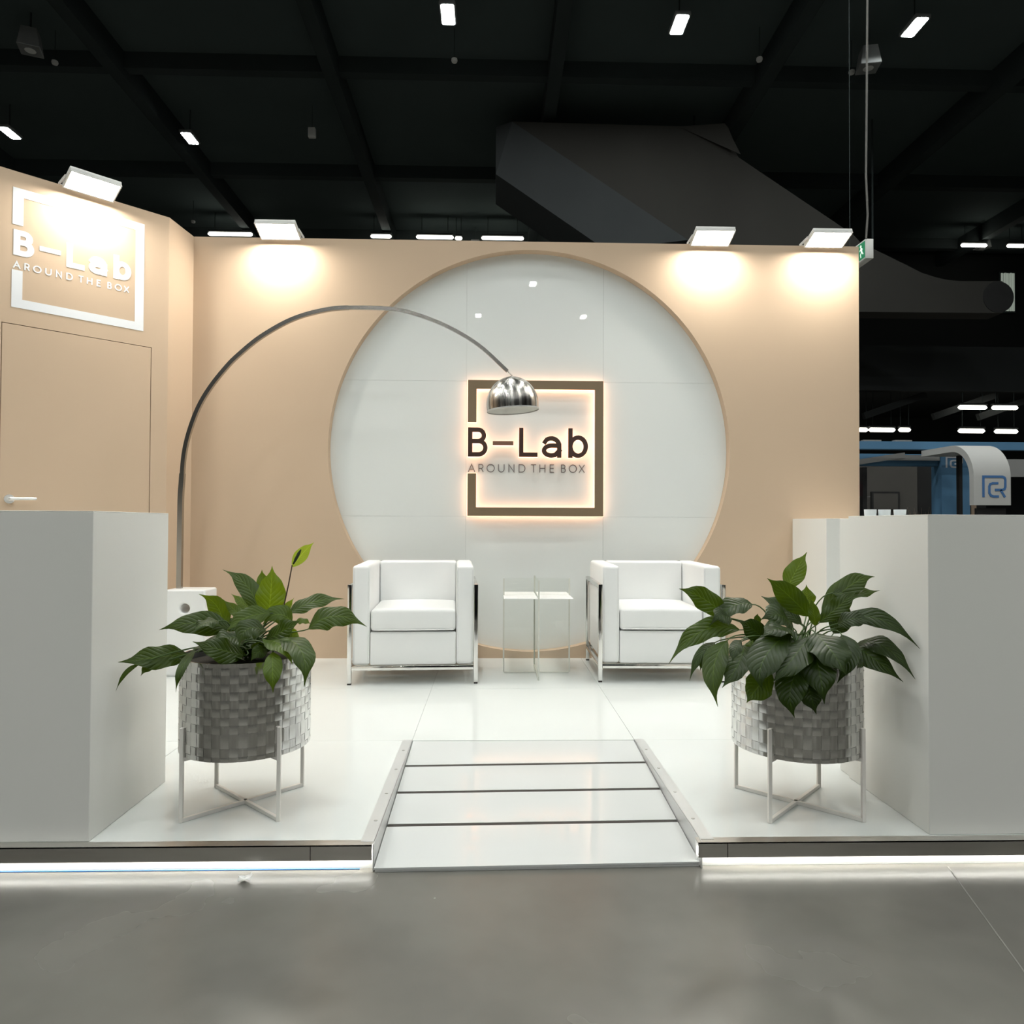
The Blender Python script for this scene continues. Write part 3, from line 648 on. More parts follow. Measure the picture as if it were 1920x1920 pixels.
def leaf_mesh(Pb, Pm, Pt, hw, nrm, mat_, parent, name='leaf', seed=0):
    rnd = random.Random(seed); Pb, Pm, Pt, nrm = map(Vector, (Pb, Pm, Pt, nrm))
    Pc = Pm * 2 - (Pb + Pt) * .5            # quadratic curve through the middle point
    NS, NW = 16, 6; vs = []; uv = []
    hw = hw * 1.14; k1, k2, phs = rnd.uniform(.04, .085), rnd.uniform(5, 9), rnd.uniform(0, 6)
    tw = rnd.uniform(-.25, .25); fold = rnd.uniform(.18, .34)
    for i in range(NS + 1):
        s = i / NS
        p = (1 - s) ** 2 * Pb + 2 * s * (1 - s) * Pc + s * s * Pt
        tg = ((1 - s) * (Pc - Pb) + s * (Pt - Pc))
        tg = tg.normalized() if tg.length > 1e-6 else (Pt - Pb).normalized()
        nn = (nrm - tg * nrm.dot(tg)).normalized(); wv = tg.cross(nn).normalized()
        a = tw * s; wv, nn = wv * cos(a) + nn * sin(a), nn * cos(a) - wv * sin(a)
        ws = min(1.0, (s / .38)) if s < .38 else 1.0
        prof = (sin(pi / 2 * ws) ** .75 if s < .38 else cos(pi / 2 * ((s - .38) / .62)) ** 1.05)
        if s > .72: prof *= 1 - .55 * sin(pi / 2 * min(1, (s - .72) / .22))
        prof = max(prof, .012)
        for j in range(NW + 1):
            u = j / NW * 2 - 1
            off = hw * prof
            wave = k1 * sin(k2 * s * 2 + phs + (2 if u > 0 else 0)) * abs(u) ** 2 * hw * 3 * prof
            vs.append(p + wv * u * off + nn * (off * fold * abs(u) ** 1.4 - off * .25 * u * u * abs(u) + wave))
            uv.append(((u + 1) / 2, s))
    W1 = NW + 1
    fs = [(i * W1 + j, i * W1 + j + 1, (i + 1) * W1 + j + 1, (i + 1) * W1 + j) for i in range(NS) for j in range(NW)]
    return MB().add(vs, fs).build(name, mat_, parent, smooth=True, flat_fix=False, uv=uv, angle=180)

def plant(label, rows, cx, cy, zsoil, flower=False):
    t = thing('peace_lily', label, 'plant', (cx, cy, zsoil), 0, 'leafy plants in woven planters')
    rnd = random.Random(int(cx * 100)); off = Vector((cx, cy, zsoil))
    for i, r in enumerate(rows):
        Pb, Pm, Pt = Vector(r[0:3]) - off, Vector(r[3:6]) - off, Vector(r[6:9]) - off
        tone = r[13] if flower else {'d': 'k', 'm': 'd', 'l': 'm'}[r[13]]  # right plant one tone darker: shade on its front put into the colour
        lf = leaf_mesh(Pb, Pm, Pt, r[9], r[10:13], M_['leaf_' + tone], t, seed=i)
        a = rnd.uniform(0, 2 * pi); q0 = Vector((.045 * cos(a), .045 * sin(a), -.012))
        tg = (Pm - Pb).normalized()
        c1 = q0 + Vector((0, 0, .11)) + (Pb - q0) * .15; c2 = Pb - tg * .05
        pts = [(1 - s) ** 3 * q0 + 3 * s * (1 - s) ** 2 * c1 + 3 * s * s * (1 - s) * c2 + s ** 3 * (Pb + tg * .004) for s in [k / 9 for k in range(10)]]
        MB().tube(pts, [.0034 - .0014 * k / 9 for k in range(10)], 6).build('leaf_stalk', M_['stem'], lf, smooth=True)
    for k in range(26):                      # short inner leaves that fill the pot's mouth
        a = 2 * pi * k / 26 + rnd.uniform(-.2, .2); r0, r1 = rnd.uniform(.02, .06), rnd.uniform(.14, .215); h = rnd.uniform(.03, .08)
        Pb = Vector((r0 * cos(a), r0 * sin(a), .012)); Pm = Vector(((r0 + r1) / 2 * cos(a), (r0 + r1) / 2 * sin(a), h)); Pt = Vector((r1 * cos(a + .3), r1 * sin(a + .3), h * .75))
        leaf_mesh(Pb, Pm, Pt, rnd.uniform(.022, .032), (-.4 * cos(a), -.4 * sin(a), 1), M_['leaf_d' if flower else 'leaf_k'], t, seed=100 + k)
    if flower:
        fl = MB().tube([Vector(p) - off for p in ((-.80, 2.60, .49), (-.775, 2.61, .60), (-.762, 2.62, .674), (-.741, 2.62, .777), (-.729, 2.62, .846))], [.003, .0028, .0026, .0024, .0022], 6).build('flower_stalk', M_['flowerstem'], t, smooth=True)
        leaf_mesh(Vector((-.729, 2.625, .838)) - off, Vector((-.694, 2.632, .888)) - off, Vector((-.650, 2.62, .929)) - off, .021, (.25, -.9, .25), M_['spathe'], fl, 'spathe', 3)
        MB().tube([Vector(p) - off for p in ((-.724, 2.618, .850), (-.712, 2.606, .868), (-.700, 2.602, .890), (-.693, 2.602, .903))], [.003, .0055, .0055, .002], 8).build('spadix', M_['spadix'], fl, smooth=True)
    return t

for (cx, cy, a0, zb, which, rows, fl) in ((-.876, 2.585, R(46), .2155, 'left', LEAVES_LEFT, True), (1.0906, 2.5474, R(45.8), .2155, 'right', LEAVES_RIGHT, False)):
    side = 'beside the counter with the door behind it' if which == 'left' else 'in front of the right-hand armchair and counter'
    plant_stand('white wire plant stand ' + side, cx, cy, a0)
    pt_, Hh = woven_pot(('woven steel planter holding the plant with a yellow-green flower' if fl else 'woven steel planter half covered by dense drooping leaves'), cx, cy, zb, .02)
    plant('peace lily with one yellow-green flower, over the planter near the door' if fl else 'dense shade-darkened peace lily drooping over the planter near the right-hand armchair', rows, cx, cy, zb + Hh - .019, fl)

# ================================================================== armchairs
def armchair(label, x, y, rz):
    t = thing('armchair', label, 'armchair', (x, y, 0), rz, 'white leather cube armchairs')
    W, Dp, fh = .806, .742, .618; w2, d2 = W / 2, Dp / 2; tb = .026
    for sx in (-1, 1):
        for sy in (-1, 1):
            px, py = sx * (w2 - tb / 2), sy * (d2 - tb / 2)
            lg = MB().box(px - tb / 2, px + tb / 2, py - tb / 2, py + tb / 2, .010, fh - .0005).build('leg', M_['chrome'], t, bevel=.003, seg=2)
            MB().box(px - .0115, px + .0115, py - .0115, py + .0115, .0004, .0098).build('foot_cap', M_['rubber'], lg)
        for z in (fh - tb / 2, .102):
            MB().box(sx * (w2 - tb / 2) - tb / 2, sx * (w2 - tb / 2) + tb / 2, -d2 + tb, d2 - tb, z - tb / 2, z + tb / 2).build('side_rail', M_['chrome'], t, bevel=.003, seg=2)
    for sy in (-1, 1):
        py = sy * (d2 - tb / 2)
        MB().box(-w2 + tb, w2 - tb, py - tb / 2, py + tb / 2, .088, .115).build('cross_rail', M_['chrome'], t, bevel=.003, seg=2)
    L = M_['leather']; ai = w2 - tb - .110; f = -d2 + .016
    for s, e in ((-1, -1), (1, 1)):
        xa, xb = sorted((s * (w2 - tb - .001), s * ai))
        rbox('arm_cushion', xa, xb, f, d2 - .03, .1165, .735, L, t, .021, 4)
    rbox('back_cushion', -ai + .0015, ai - .0015, d2 - .175, d2 - .03, .1165, .735, L, t, .016, 4)
    rbox('seat_base', -ai + .0015, ai - .0015, f + .002, d2 - .177, .1165, .322, L, t, .010, 3)
    # slightly domed seat cushion
    bm = bmesh.new(); n = 12; x0, x1, y0, y1, z0, z1 = -ai + .003, ai - .003, f - .004, d2 - .178, .328, .462
    bmesh.ops.create_cube(bm, size=1)
    for v in bm.verts: v.co = Vector(((x0 + x1) / 2 + v.co.x * (x1 - x0), (y0 + y1) / 2 + v.co.y * (y1 - y0), (z0 + z1) / 2 + v.co.z * (z1 - z0)))
    bmesh.ops.bevel(bm, geom=list(bm.edges), offset=.022, segments=3, affect='EDGES', profile=.5)
    bmesh.ops.subdivide_edges(bm, edges=[e for e in bm.edges if e.calc_length() > .2], cuts=8, use_grid_fill=True)
    for v in bm.verts:
        a = max(0, 1 - ((v.co.x - (x0 + x1) / 2) / ((x1 - x0) / 2)) ** 2); b = max(0, 1 - ((v.co.y - (y0 + y1) / 2) / ((y1 - y0) / 2)) ** 2)
        if v.co.z > (z0 + z1) / 2: v.co.z += .012 * a * (b ** .5) + .004 * a
        if v.co.y < y0 + .02: v.co.y -= .006 * a
    me = bpy.data.meshes.new('seat_cushion'); bm.to_mesh(me); bm.free(); me.materials.append(L)
    for p in me.polygons: p.use_smooth = True
    sc = link(bpy.data.objects.new('seat_cushion', me)); sc.parent = t
    for z, dy in ((.338, 0), ):
        MB().tube([(x0 + .015, y0 - .003, z), (x0 + .1, y0 - .0065, z), (0, y0 - .0085, z), (x1 - .1, y0 - .0065, z), (x1 - .015, y0 - .003, z)], .0042, 8).build('piping', L, sc, smooth=True)
    for s in (-1, 1):
        xo, xi = s * (w2 - tb - .006), s * (ai + .005)
        for xx in (xo, xi):
            MB().tube([(xx, f + .006, .13), (xx, f + .004, .70), (xx, f + .012, .724)], .0026, 6).build('arm_piping', L, t, smooth=True)
    return t
armchair('white leather cube armchair on chrome frame next to the lamp', -.511, 4.828, .0514)
armchair('white leather cube armchair on chrome frame partly hidden by the dense plant', 1.081, 4.8705, -.021)

# ================================================================== clear side table between the chairs
tb_ = thing('side_table', 'clear acrylic side table with square white top between the armchairs', 'table', (.296, 4.795, 0))
TH, TZ = .634, .521
def sheet(x0, x1, y0, y1, along, ends):
    o = MB().box(x0, x1, y0, y1, .0104, TH - .0104).build('clear_panel', M_['acrylic'], tb_)
    for z0, z1 in ((.0004, .0100), (TH - .0100, TH)): MB().box(x0, x1, y0, y1, z0, z1).build('edge', M_['acrylic_edge'] if z0 < .1 else M_['acrylic'], o)
    for e in ends:
        if along == 'x': MB().box(e - .0004, e + .0094, y0 + .0002, y1 - .0002, .0102, TH).build('edge', M_['acrylic_edge'], o)
        else: MB().box(x0 + .0002, x1 - .0002, e - .0002, e + .0006, .0102, TH).build('edge', M_['acrylic_edge'], o)
sheet(-.2152, -.0058, -.005, .005, 'x', (-.225,)); sheet(.0058, .2152, -.005, .005, 'x', (.2157,))
sheet(-.005, .005, -.2315, -.0052, 'y', (-.2323,)); sheet(-.005, .005, -.005, .2445, 'y', (.2449,))
for sx in (-1, 1):
    for y0, y1 in ((-.222, -.0055), (.0055, .230)):
        xa, xb = sorted((sx * .0055, sx * .224))
        MB().box(xa, xb, y0, y1, TZ - .005, TZ).build('top_quarter', M_['whiteplate'], tb_, bevel=.0008, seg=1)

# ================================================================== arc lamp
al = thing('arc_lamp', 'steel arc floor lamp with white marble base and dome shade', 'floor lamp', (-1.99, 4.79, 0))
bs = MB().holed(-.128, .128, .0005, .562, -.005, .44, .031, -.1, .1, lambda u, v, d: (u, d, v), 48)
bo = bs.build('marble_base', M_['marble'], al, smooth=True, angle=30)
bv = bo.modifiers.new('soft_edges', 'BEVEL'); bv.width = .012; bv.segments = 3; bv.limit_method = 'ANGLE'; bv.angle_limit = R(60)
ARC = [(-2.071, .50), (-2.071, .60), (-2.070, .935), (-2.069, 1.152), (-2.063, 1.265), (-2.050, 1.449), (-2.016, 1.606), (-1.957, 1.768), (-1.878, 1.905), (-1.778, 2.034), (-1.700, 2.115), (-1.551, 2.240),
       (-1.347, 2.358), (-1.142, 2.421), (-.972, 2.441), (-.737, 2.440), (-.58, 2.419), (-.337, 2.334), (-.107, 2.203), (.093, 2.025)]
def smooth_path(p, n=6):
    out = []
    for i in range(len(p) - 1):
        a, b, c, d = [Vector((*p[max(0, min(len(p) - 1, i + k))], 0)) for k in (-1, 0, 1, 2)]
        for k in range(n):
            s = k / n
            v = .5 * ((2 * b) + (c - a) * s + (2 * a - 5 * b + 4 * c - d) * s * s + (3 * b - a - 3 * c + d) * s ** 3)
            out.append((v.x + 1.99, 0, v.y))
    return out + [(p[-1][0] + 1.99, 0, p[-1][1])]
pp = smooth_path(ARC); i1 = 6 * 4 + 2; i2 = 6 * 14
MB().rect_sweep(pp[4:i1 + 1], .031, .031).build('arm_segment', M_['satin'], al, smooth=True, angle=40)
MB().rect_sweep(pp[i1 - 1:i2 + 1], .026, .026).build('arm_segment', M_['satin'], al, smooth=True, angle=40)
MB().rect_sweep(pp[i2 - 1:], .022, .022).build('arm_segment', M_['satin'], al, smooth=True, angle=40)
hx, hz = .126 + 1.99, 1.997
MB().tube([pp[-1], (hx, 0, hz - .001)], .004, 8).build('hanging_rod', M_['satin'], al, smooth=True)
sh = MB(); prof = []
for k in range(15):
    a = R(6 + 86 * k / 14); prof.append((.176 * sin(a), .188 * cos(a)))
prof += [(.1745, -.036), (.1735, -.036)]
inner = [(.1733, -.036)]
for k in range(14, -1, -1):
    a = R(8 + 84 * k / 14); inner.append((.1725 * sin(a), .1845 * cos(a)))
shade = sh.lathe(prof, 72).build('dome_shade', M_['shade'] if 'shade' in M_ else M_['steel'], al, smooth=True, angle=60)
MB().lathe(inner, 72).build('shade_lining', M_['enamel'], shade, smooth=True, angle=60)
shade.location = (hx + .003, 0, hz - .197); shade.rotation_euler = (0, R(-4), 0)
MB().lathe([(.001, .192), (.020, .190), (.030, .184), (.026, .183), (.001, .186)], 24).build('shade_cap', M_['chrome'], shade, smooth=True)
MB().lathe([(.1728, -.042), (.1758, -.042), (.1758, -.034), (.1746, -.034)], 72).build('shade_rim', M_['archwhite'], shade, smooth=True)

# ================================================================== lights in the hall
def ceiling_light(label, x, y, z=9.0):
    t = thing('ceiling_light', label, 'ceiling light', (x, y, z), 0, 'ceiling lights of the hall')
    MB().box(-.13, .13, -.24, .24, .003, .07).build('housing', M_['greybox'], t, bevel=.02, seg=2)
    MB().prism([(-.10, -.20), (-.085, -.22), (.085, -.22), (.10, -.20), (.10, .20), (.085, .22), (-.085, .22), (-.10, .20)], 0, .0028, lambda u, v, d: (u, v, d)).build('lens', M_['highlens'], t)
    MB().tube([(0, 0, .07), (0, 0, .6)], .012, 6).build('hanger', M_['beam'], t)
    return t
c0 = ceiling_light('ceiling light high above the round panel', -.745, 11.134)
for x, y, lb in ((2.95, 11.241, 'ceiling light high above and right of the round panel'), (6.741, 11.178, 'ceiling light near the top right corner, beside the hanging cable'),
                 (-10.0, 14.868, 'ceiling light at the far left above the slanted wall'), (-6.359, 14.945, 'ceiling light above the corner of the slanted and back walls')):
    copy_tree(c0, (x, y, 9.0), 0, lb)
for y in (7.5, 5.1, 2.6, -.4, -3.6, -7.3, -12.9, -16.6):  # rows over the stand and outer columns added to brighten it; rearmost follow glints
    for x in (-11.8, -8.1, -4.44, -.6, 3.46, 7.4, 11.1):
        if abs(x) > 10 and not -1 < y < 6: continue
        if y < -12 and abs(x) > 5: continue
        if y == -12.9: x += 1.9
        copy_tree(c0, (x, y, 9.0), 0, 'unseen ceiling light outside the picture, lighting the stand from overhead or behind the viewer')['group'] = 'ceiling lights outside the picture'

def strip_light(x0, x1, y, z, ztop, label):
    t = thing('strip_light', label, 'strip light', ((x0 + x1) / 2, y, z), 0, 'strip lights deep in the hall'); h = (x1 - x0) / 2
    MB().box(-h, h, -.05, .05,   .055, .10).build('housing', M_['hallwall'], t, bevel=.01, seg=1)
    MB().tube([(-h, 0, 0), (-h + .04, 0, 0), (h - .04, 0, 0), (h, 0, 0)], [.02, .05, .05, .02], 10).build('tube', M_['striplens'], t, smooth=True)
    for s in (-1, 1): MB().tube([(s * h * .7, 0, .12), (s * h * .7, 0, ztop - z)], .008, 6).build('hanger', M_['beam'], t)
for a, b, lb in ((-7.934, -6.717, 'long strip light seen above the wall corner beside the first back-wall flood'), (-3.445, -2.874, 'short strip light just above the back wall, left of the round panel'),
             (-2.179, -1.143, 'strip light above the back wall, first left of the panel top'), (-.355, .824, 'strip light directly above the round panel top'),
             (1.666, 2.852, 'strip light above the back wall, right of the panel top'), (13.315, 14.063, 'strip light high on the right near the lit window'), (14.652, 15.156, 'shorter strip light just above the lit window')):
    strip_light(a, b, 19.9, 9.0, 9.6, lb)
strip_light(-1.10, -.90, 19.95, 9.0, 9.6, 'tiny light stub right of the first strip above the back wall')
strip_light(3.36, 3.46, 19.95, 9.0, 9.6, 'tiny light point above the back wall left of the third flood')
for a, b, z, lb in ((8.30, 8.52, 3.168, 'strip light cut off by the back wall edge under the gallery'), (8.519 + .03, 9.147, 3.17, 'long lower strip light under the gallery beside the back wall'), (9.234, 9.505, 3.175, 'short lower strip light under the gallery'),
                    (10.622, 11.279, 3.70, 'upper left strip light of the four above the blue booth'), (11.404, 12.001, 3.70, 'upper right strip light of the four above the blue booth'), (10.618, 11.226, 3.163, 'lower left strip light of the four above the blue booth'), (11.462, 11.997, 3.157, 'lower right strip light of the four above the blue booth')):
    Y_ = 16.5 if z > 3.4 else 17.2; k_ = Y_ / 16
    strip_light(a * k_, b * k_, Y_, 1 + (z - 1) * k_, 4.15 if Y_ < 16.6 else 4.35, lb)

def speaker_box(x, y, z, label, rz):
    t = thing('loudspeaker', label, 'loudspeaker', (x, y, z), rz, 'loudspeakers under the ceiling')
    m = MB(); vs = [(a * .17, b * .17, 0) for a, b in ((-1, -1), (1, -1), (1, 1), (-1, 1))] + [(a * .12, b * .13, .34) for a, b in ((-1, -1), (1, -1), (1, 1), (-1, 1))]
    m.add(vs, [(3, 2, 1, 0), (4, 5, 6, 7), (0, 1, 5, 4), (1, 2, 6, 5), (2, 3, 7, 6), (3, 0, 4, 7)]).build('cabinet', M_['greybox'], t, bevel=.008, seg=1)
    MB().lathe([(.001, -.006), (.07, -.006), (.085, -.001), (.001, -.001)], 20).build('cone', M_['whiteplastic'], t, smooth=True)
    MB().tube([(0, 0, .34), (0, 0, 9.6 - z)], .015, 6).build('hanger', M_['beam'], t)
speaker_box(-7.85, 12.15, 8.95, 'grey loudspeaker box under the ceiling in the top left corner', .35)
speaker_box(6.457, 12.065, 8.9, 'grey loudspeaker box under the ceiling behind the hanging cable', -.2)
speaker_box(-.55, 20.6, 8.85, 'dark loudspeaker between two strip lights above the round panel', 0)
speaker_box(14.35, 20.5, 9.15, 'grey loudspeaker between the two strip lights at the right', .1)
def detector(x, y, z, label):
    t = thing('ceiling_detector', label, 'detector', (x, y, z), 0, 'small white detectors under the ceiling')
    MB().lathe([(.001, 0), (.045, .004), (.055, .03), (.05, .06), (.001, .06)], 16).build('dome', M_['whiteplastic'], t, smooth=True)
    MB().tube([(0, 0, .06), (0, 0, 9.6 - z)], .006, 6).build('hanger', M_['beam'], t)
for x, y, lb in ((-7.704, 12.583, 'small white detector beside the loudspeaker in the top left corner'), (-.707, 12.291, 'small white detector below the ceiling light above the panel'),
                 (4.563, 12.086, 'small pale detector right of the second ceiling light'), (6.326, 12.378, 'small pale detector beside the hanging cable'), (-8.05, 19.19, 'small pale detector above the wall corner')):
    detector(x, y, 9.0, lb)
t = thing('access_point', 'small white box hanging from the dark ceiling left of centre', 'box', (-3.765, 14.692, 8.93))
MB().box(-.075, .075, -.05, .05, 0, .20).build('case', M_['whiteplastic'], t, bevel=.015, seg=2); MB().tube([(0, 0, .2), (0, 0, .67)], .006, 6).build('hanger', M_['beam'], t)

# ================================================================== big grey duct in the dark
dk = thing('air_duct', 'huge dark grey angular air duct slanting down behind the back wall', 'duct', (0, 14, 0))
fz = lambda u, v, d: (u, d, v)
MB().prism([(.34, 8.955), (3.686, 8.925), (4.543, 8.94), (4.618, 8.855), (4.66, 8.74), (4.704, 8.64), (4.77, 8.48), (4.864, 8.323), (7.177, 6.806), (7.327, 6.648), (8.257, 6.21), (8.56, 6.06), (8.852, 5.971), (9.1, 5.92), (9.341, 5.903), (10.213, 5.914), (10.209, 5.269), (5.2, 5.25), (3.848, 6.649)], 0, .45, fz).build('duct_body', M_['duct'], dk)
MB().add([(.023, .25, 8.98), (.34, -.002, 8.955), (3.848, -.002, 6.649), (2.252, .25, 6.572 - .05), (.027, .25, 8.023), (.023, 1.6, 8.98), (.34, 1.6, 8.955), (3.848, 1.6, 6.649), (2.252, 1.6, 6.522), (.027, 1.6, 8.023)],
         [(0, 1, 2, 3, 4), (9, 8, 7, 6, 5), (0, 5, 6, 1), (1, 6, 7, 2), (2, 7, 8, 3), (3, 8, 9, 4), (4, 9, 5, 0)]).build('duct_flank', M_['ductside'], dk)
MB().add([(3.686, -.003, 8.92), (4.543, -.12, 8.935), (4.618, -.12, 8.85), (4.704, -.12, 8.637), (4.864, -.12, 8.32), (3.70, -.003, 8.90)], [(0, 1, 2, 3, 4, 5)]).build('duct_fold', M_['duct'], dk)
MB().tube([(10.12, -.01, 5.59), (10.12, .449, 5.59)], .315, 28).build('duct_end', M_['blackplastic'], dk, smooth=True)
for x, z in ((1.2, 8.95), (4.2, 8.93), (8.0, 6.3)): MB().tube([(x, .8, z), (x, .8, 9.6)], .02, 6).build('hanger', M_['beam'], dk)

# lit window with curtains, far right
t = thing('lit_window', 'narrow lit window with pale vertical curtain folds at the far right', 'window', (16.16, 21.9, 7.745))
for k in range(5): MB().box(-.225 + k * .09, -.225 + k * .09 + .074, -.02 * (k % 2), .03, 0, 1.2).build('curtain_fold', M_['window'], t, bevel=.01, seg=1)
MB().box(-.26, .26, .03, .0995, -.05, 1.25).build('window_frame', M_['beam'], t)
t['kind'] = 'structure'; t.name = 'window_1'

# ================================================================== exit sign on its cable
ex = thing('exit_sign', 'white box exit sign with green running-figure face hanging beside the back wall', 'exit sign', (3.324, 6.35, 3.45))
MB().box(-.036, .036, -.15, .15, -.086, .088).build('case', M_['whiteplastic'], ex, bevel=.004, seg=2)
gp = MB().box(-.0375, -.0362, -.14, .14, -.072, .074).build('green_face', M_['green'], ex)
def xs_(mb, y0, z0, y1, z1, w): return mb.bar((-.0382, y0, z0), (-.0382, y1, z1), w, .0012, (1, 0, 0))
m = MB(); m.tube([(-.0376, -.070, .045), (-.0388, -.070, .045)], .013, 12)
xs_(m, -.075, .028, -.088, -.008, .02); xs_(m, -.076, .024, -.052, .006, .009); xs_(m, -.078, .026, -.102, .012, .009); xs_(m, -.088, -.008, -.066, -.028, .011); xs_(m, -.066, -.028, -.074, -.056, .010); xs_(m, -.088, -.008, -.112, -.034, .011)
m.build('running_figure', M_['exitwhite'], gp)
m = MB(); xs_(m, .0, .055, .0, -.055, .006); xs_(m, .0, .055, .06, .055, .006); xs_(m, .06, .055, .06, -.055, .006); xs_(m, .08, 0, .125, 0, .012); xs_(m, .125, 0, .105, .02, .01); xs_(m, .125, 0, .105, -.02, .01)
m.build('door_and_arrow', M_['exitwhite'], gp)
MB().tube([(-.031, -.15, .088), (-.016, -.15, .3), (-.030, -.15, .65), (-.022, -.15, 1.27), (-.012, -.15, 2.2), (-.01, -.15, 4.0), (-.01, -.15, 6.15)], .009, 8).build('cable', M_['cable'], ex, smooth=True)
wi = MB().tube([(3.147, 6.2, 3.2), (3.147, 6.2, 9.6)], .0035, 6).build('hanging_wire', M_['beam'], smooth=True)
tag(wi, 'thin dark wire hanging from the ceiling left of the exit sign cable', 'wire')

# ================================================================== the neighbouring blue booth
nb = thing('neighbour_booth', 'neighbouring dark exhibition booth with blue frame on the right', 'booth', (4.5, 9, 0))
Z = lambda z: z
def nbx(name, x0, x1, y0, y1, z0, z1, m_): return MB().box(x0 - 4.5, x1 - 4.5, y0 - 9, y1 - 9, z0, z1).build(name, M_[m_], nb)
nbx('upper_beam', 4.2, 8.2, 9.0, 9.12, 1.975, 2.075, 'blue')
nbx('lower_beam', 4.4, 5.925, 9.35, 9.45, 1.79, 1.95, 'blue')
nbx('column', 5.93, 6.31, 9.28, 9.5, -.0795, 1.972, 'blue')
nbx('wood_post', 6.34, 6.41, 9.3, 9.38, -.0795, 1.86, 'postwood')
nbx('roof_rib', 5.2, 5.92, 9.30, 9.345, 1.86, 1.93, 'boothgrey')
MB().bar((.34, .32, 1.835), (.95, .32, 1.93), .05, .07).build('sloping_panel', M_['boothgrey'], nb)
nbx('rear_wall', 4.6, 6.58, 10.9, 11.0, -.0795, 1.97, 'boothwall')
nbx('side_wall', 4.3, 4.4, 9.46, 11.0, -.0795, 1.97, 'boothwall')
nbx('doorway', 6.585, 7.7, 10.95, 11.0, -.0795, 2.0, 'blackplastic')
nbx('dark_post', 5.04, 5.10, 9.6, 9.68, -.0795, 1.79, 'blackplastic')
nbx('pale_panel', 7.1, 8.2, 10.0, 10.05, 1.7, 1.95, 'boothgrey')
for a, b in ((4.75, 4.98), (5.16, 5.38)): nbx('cable_tray', a, b, 9.02, 9.1, 2.0752, 2.095, 'boothgrey')
LOGO = [[(0, 0), (0, 1), (.86, 1), (.96, .96), (1.0, .86), (1.0, .50), (.96, .40), (.86, .36), (.52, .36)], [(.78, .36), (.98, 0)], [(.68, .68), (.42, .68), (.31, .63), (.27, .53), (.27, .2), (.34, .08), (.46, .04), (.70, .04)]]
def rc_logo(parent, x0, z0, w, h, y, m_):
    mb = MB()
    for st in LOGO: ribbon(mb, [(x0 + p[0] * w, z0 + p[1] * h) for p in st], w * .105, y, y - .004, lambda u, v, d: (u, d, v), 0)
    return mb.build('logo_strokes', M_[m_], parent)
rc_logo(nb, 5.995 - 4.5, 1.765, .21, .14, .2795, 'logowhite')
ar = thing('arch_sign', 'white curved arch sign with blue line logo in front of the blue booth', 'sign', (5.70, 8.0, 0))
def arch_prof(o):
    r = .40 - o; pts = [(.995, 1.955 - o), (.40, 1.955 - o)] + [(.40 - r * sin(R(a)), 1.555 + r * cos(R(a))) for a in range(9, 90, 9)] + [(o, 1.555), (o, 1.235)]
    return pts
po, pi_ = arch_prof(0), arch_prof(.075); n = len(po)
m = MB(); vs = [(x, y, z) for x in (-.215, .215) for y, z in po + pi_]
k = 2 * n; fs = []
for i in range(n - 1):
    fs += [(i, i + 1, k + i + 1, k + i), (n + i, k + n + i, k + n + i + 1, n + i + 1), (i, n + i, n + i + 1, i + 1), (k + i, k + i + 1, k + n + i + 1, k + n + i)]
fs += [(0, k, k + n, n), (n - 1, n + n - 1, k + n + n - 1, k + n - 1)]
m.add(vs, fs).build('arch_hood', M_['archwhite'], ar, smooth=True, angle=30)
rc_logo(ar, -.105, 1.325, .255, .235, -.0005, 'logoblue')
for x in (.17,): MB().box(x - .02, x + .02, .80, .86, -.0795, 1.8795).build('arch_post', M_['blackplastic'], ar)
MB().box(-.14, .20, .06, .10, .6, 1.2).build('dark_screen', M_['blackplastic'], ar)
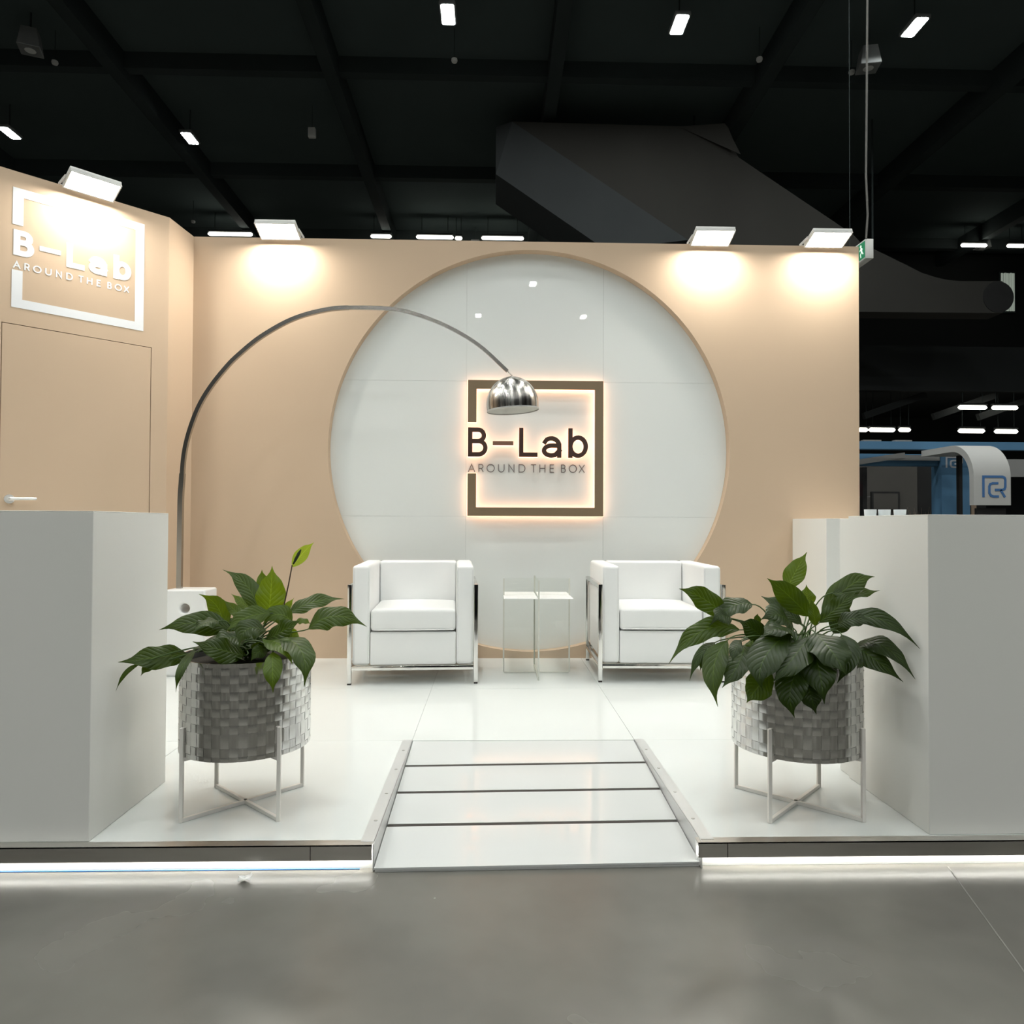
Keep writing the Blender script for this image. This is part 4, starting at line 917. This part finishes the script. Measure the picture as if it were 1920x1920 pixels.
t = thing('wall_picture', 'dark framed picture on the booth rear wall', 'picture', (6.06, 10.88, 1.22))
MB().box(-.22, .22, -.02, .0195, 0, .30).build('picture_frame', M_['blackplastic'], t); MB().box(-.19, .19, -.023, -.0205, .03, .27).build('picture', M_['boothwall'], t)
t = thing('wall_shelf', 'thin dark shelf in the booth carrying the red box', 'shelf', (5.13, 9.75, 1.385))
MB().box(-.28, .06, -.06, .12, 0, .012).build('board', M_['boothgrey'], t); MB().box(-.28, -.26, -.02, .02, -1.464, 0).build('shelf_post', M_['blackplastic'], t)
t = thing('red_box', 'small dark red box on the booth shelf', 'box', (5.035, 9.78, 1.398))
MB().box(-.09, .09, -.08, .08, 0, .13).build('carton', M_['red'], t, bevel=.004, seg=1); MB().box(-.091, .091, -.081, .081, .13, .162).build('lid', M_['red'], t, bevel=.003, seg=1)
t = thing('dried_plant', 'small dried plant with thin leaves in the dark booth', 'plant', (6.05, 9.95, -.0795))
MB().lathe([(.001, 0), (.10, 0), (.13, .5), (.115, .5), (.09, .03), (.001, .03)], 20).build('vase', M_['blackplastic'], t, smooth=True)
rnd = random.Random(3)
for k in range(16):
    a = rnd.uniform(0, 6.28); r = rnd.uniform(.1, .2); h = rnd.uniform(.72, .86)
    MB().tube([(0, 0, .1), (.3 * r * cos(a), .3 * r * sin(a), .49 + .45 * h), (r * cos(a), r * sin(a), .49 + h)], [.004, .004, .001], 5).build('twig', M_['postwood'], t, smooth=True)

# scrap of crumpled film on the concrete in front of the skirt
rnd = random.Random(9); m = MB(); vs = [(x * .012 + rnd.uniform(-.004, .004), y * .009 + rnd.uniform(-.003, .003), rnd.uniform(.001, .018)) for y in range(4) for x in range(4)]
m.add(vs, [(y * 4 + x, y * 4 + x + 1, y * 4 + x + 5, y * 4 + x + 4) for y in range(3) for x in range(3)])
o = m.build('plastic_scrap', M_['whiteplastic'], flat_fix=False); o.location = (-.76, 2.18, .0005); tag(o, 'small crumpled white scrap on the concrete before the platform edge', 'scrap')
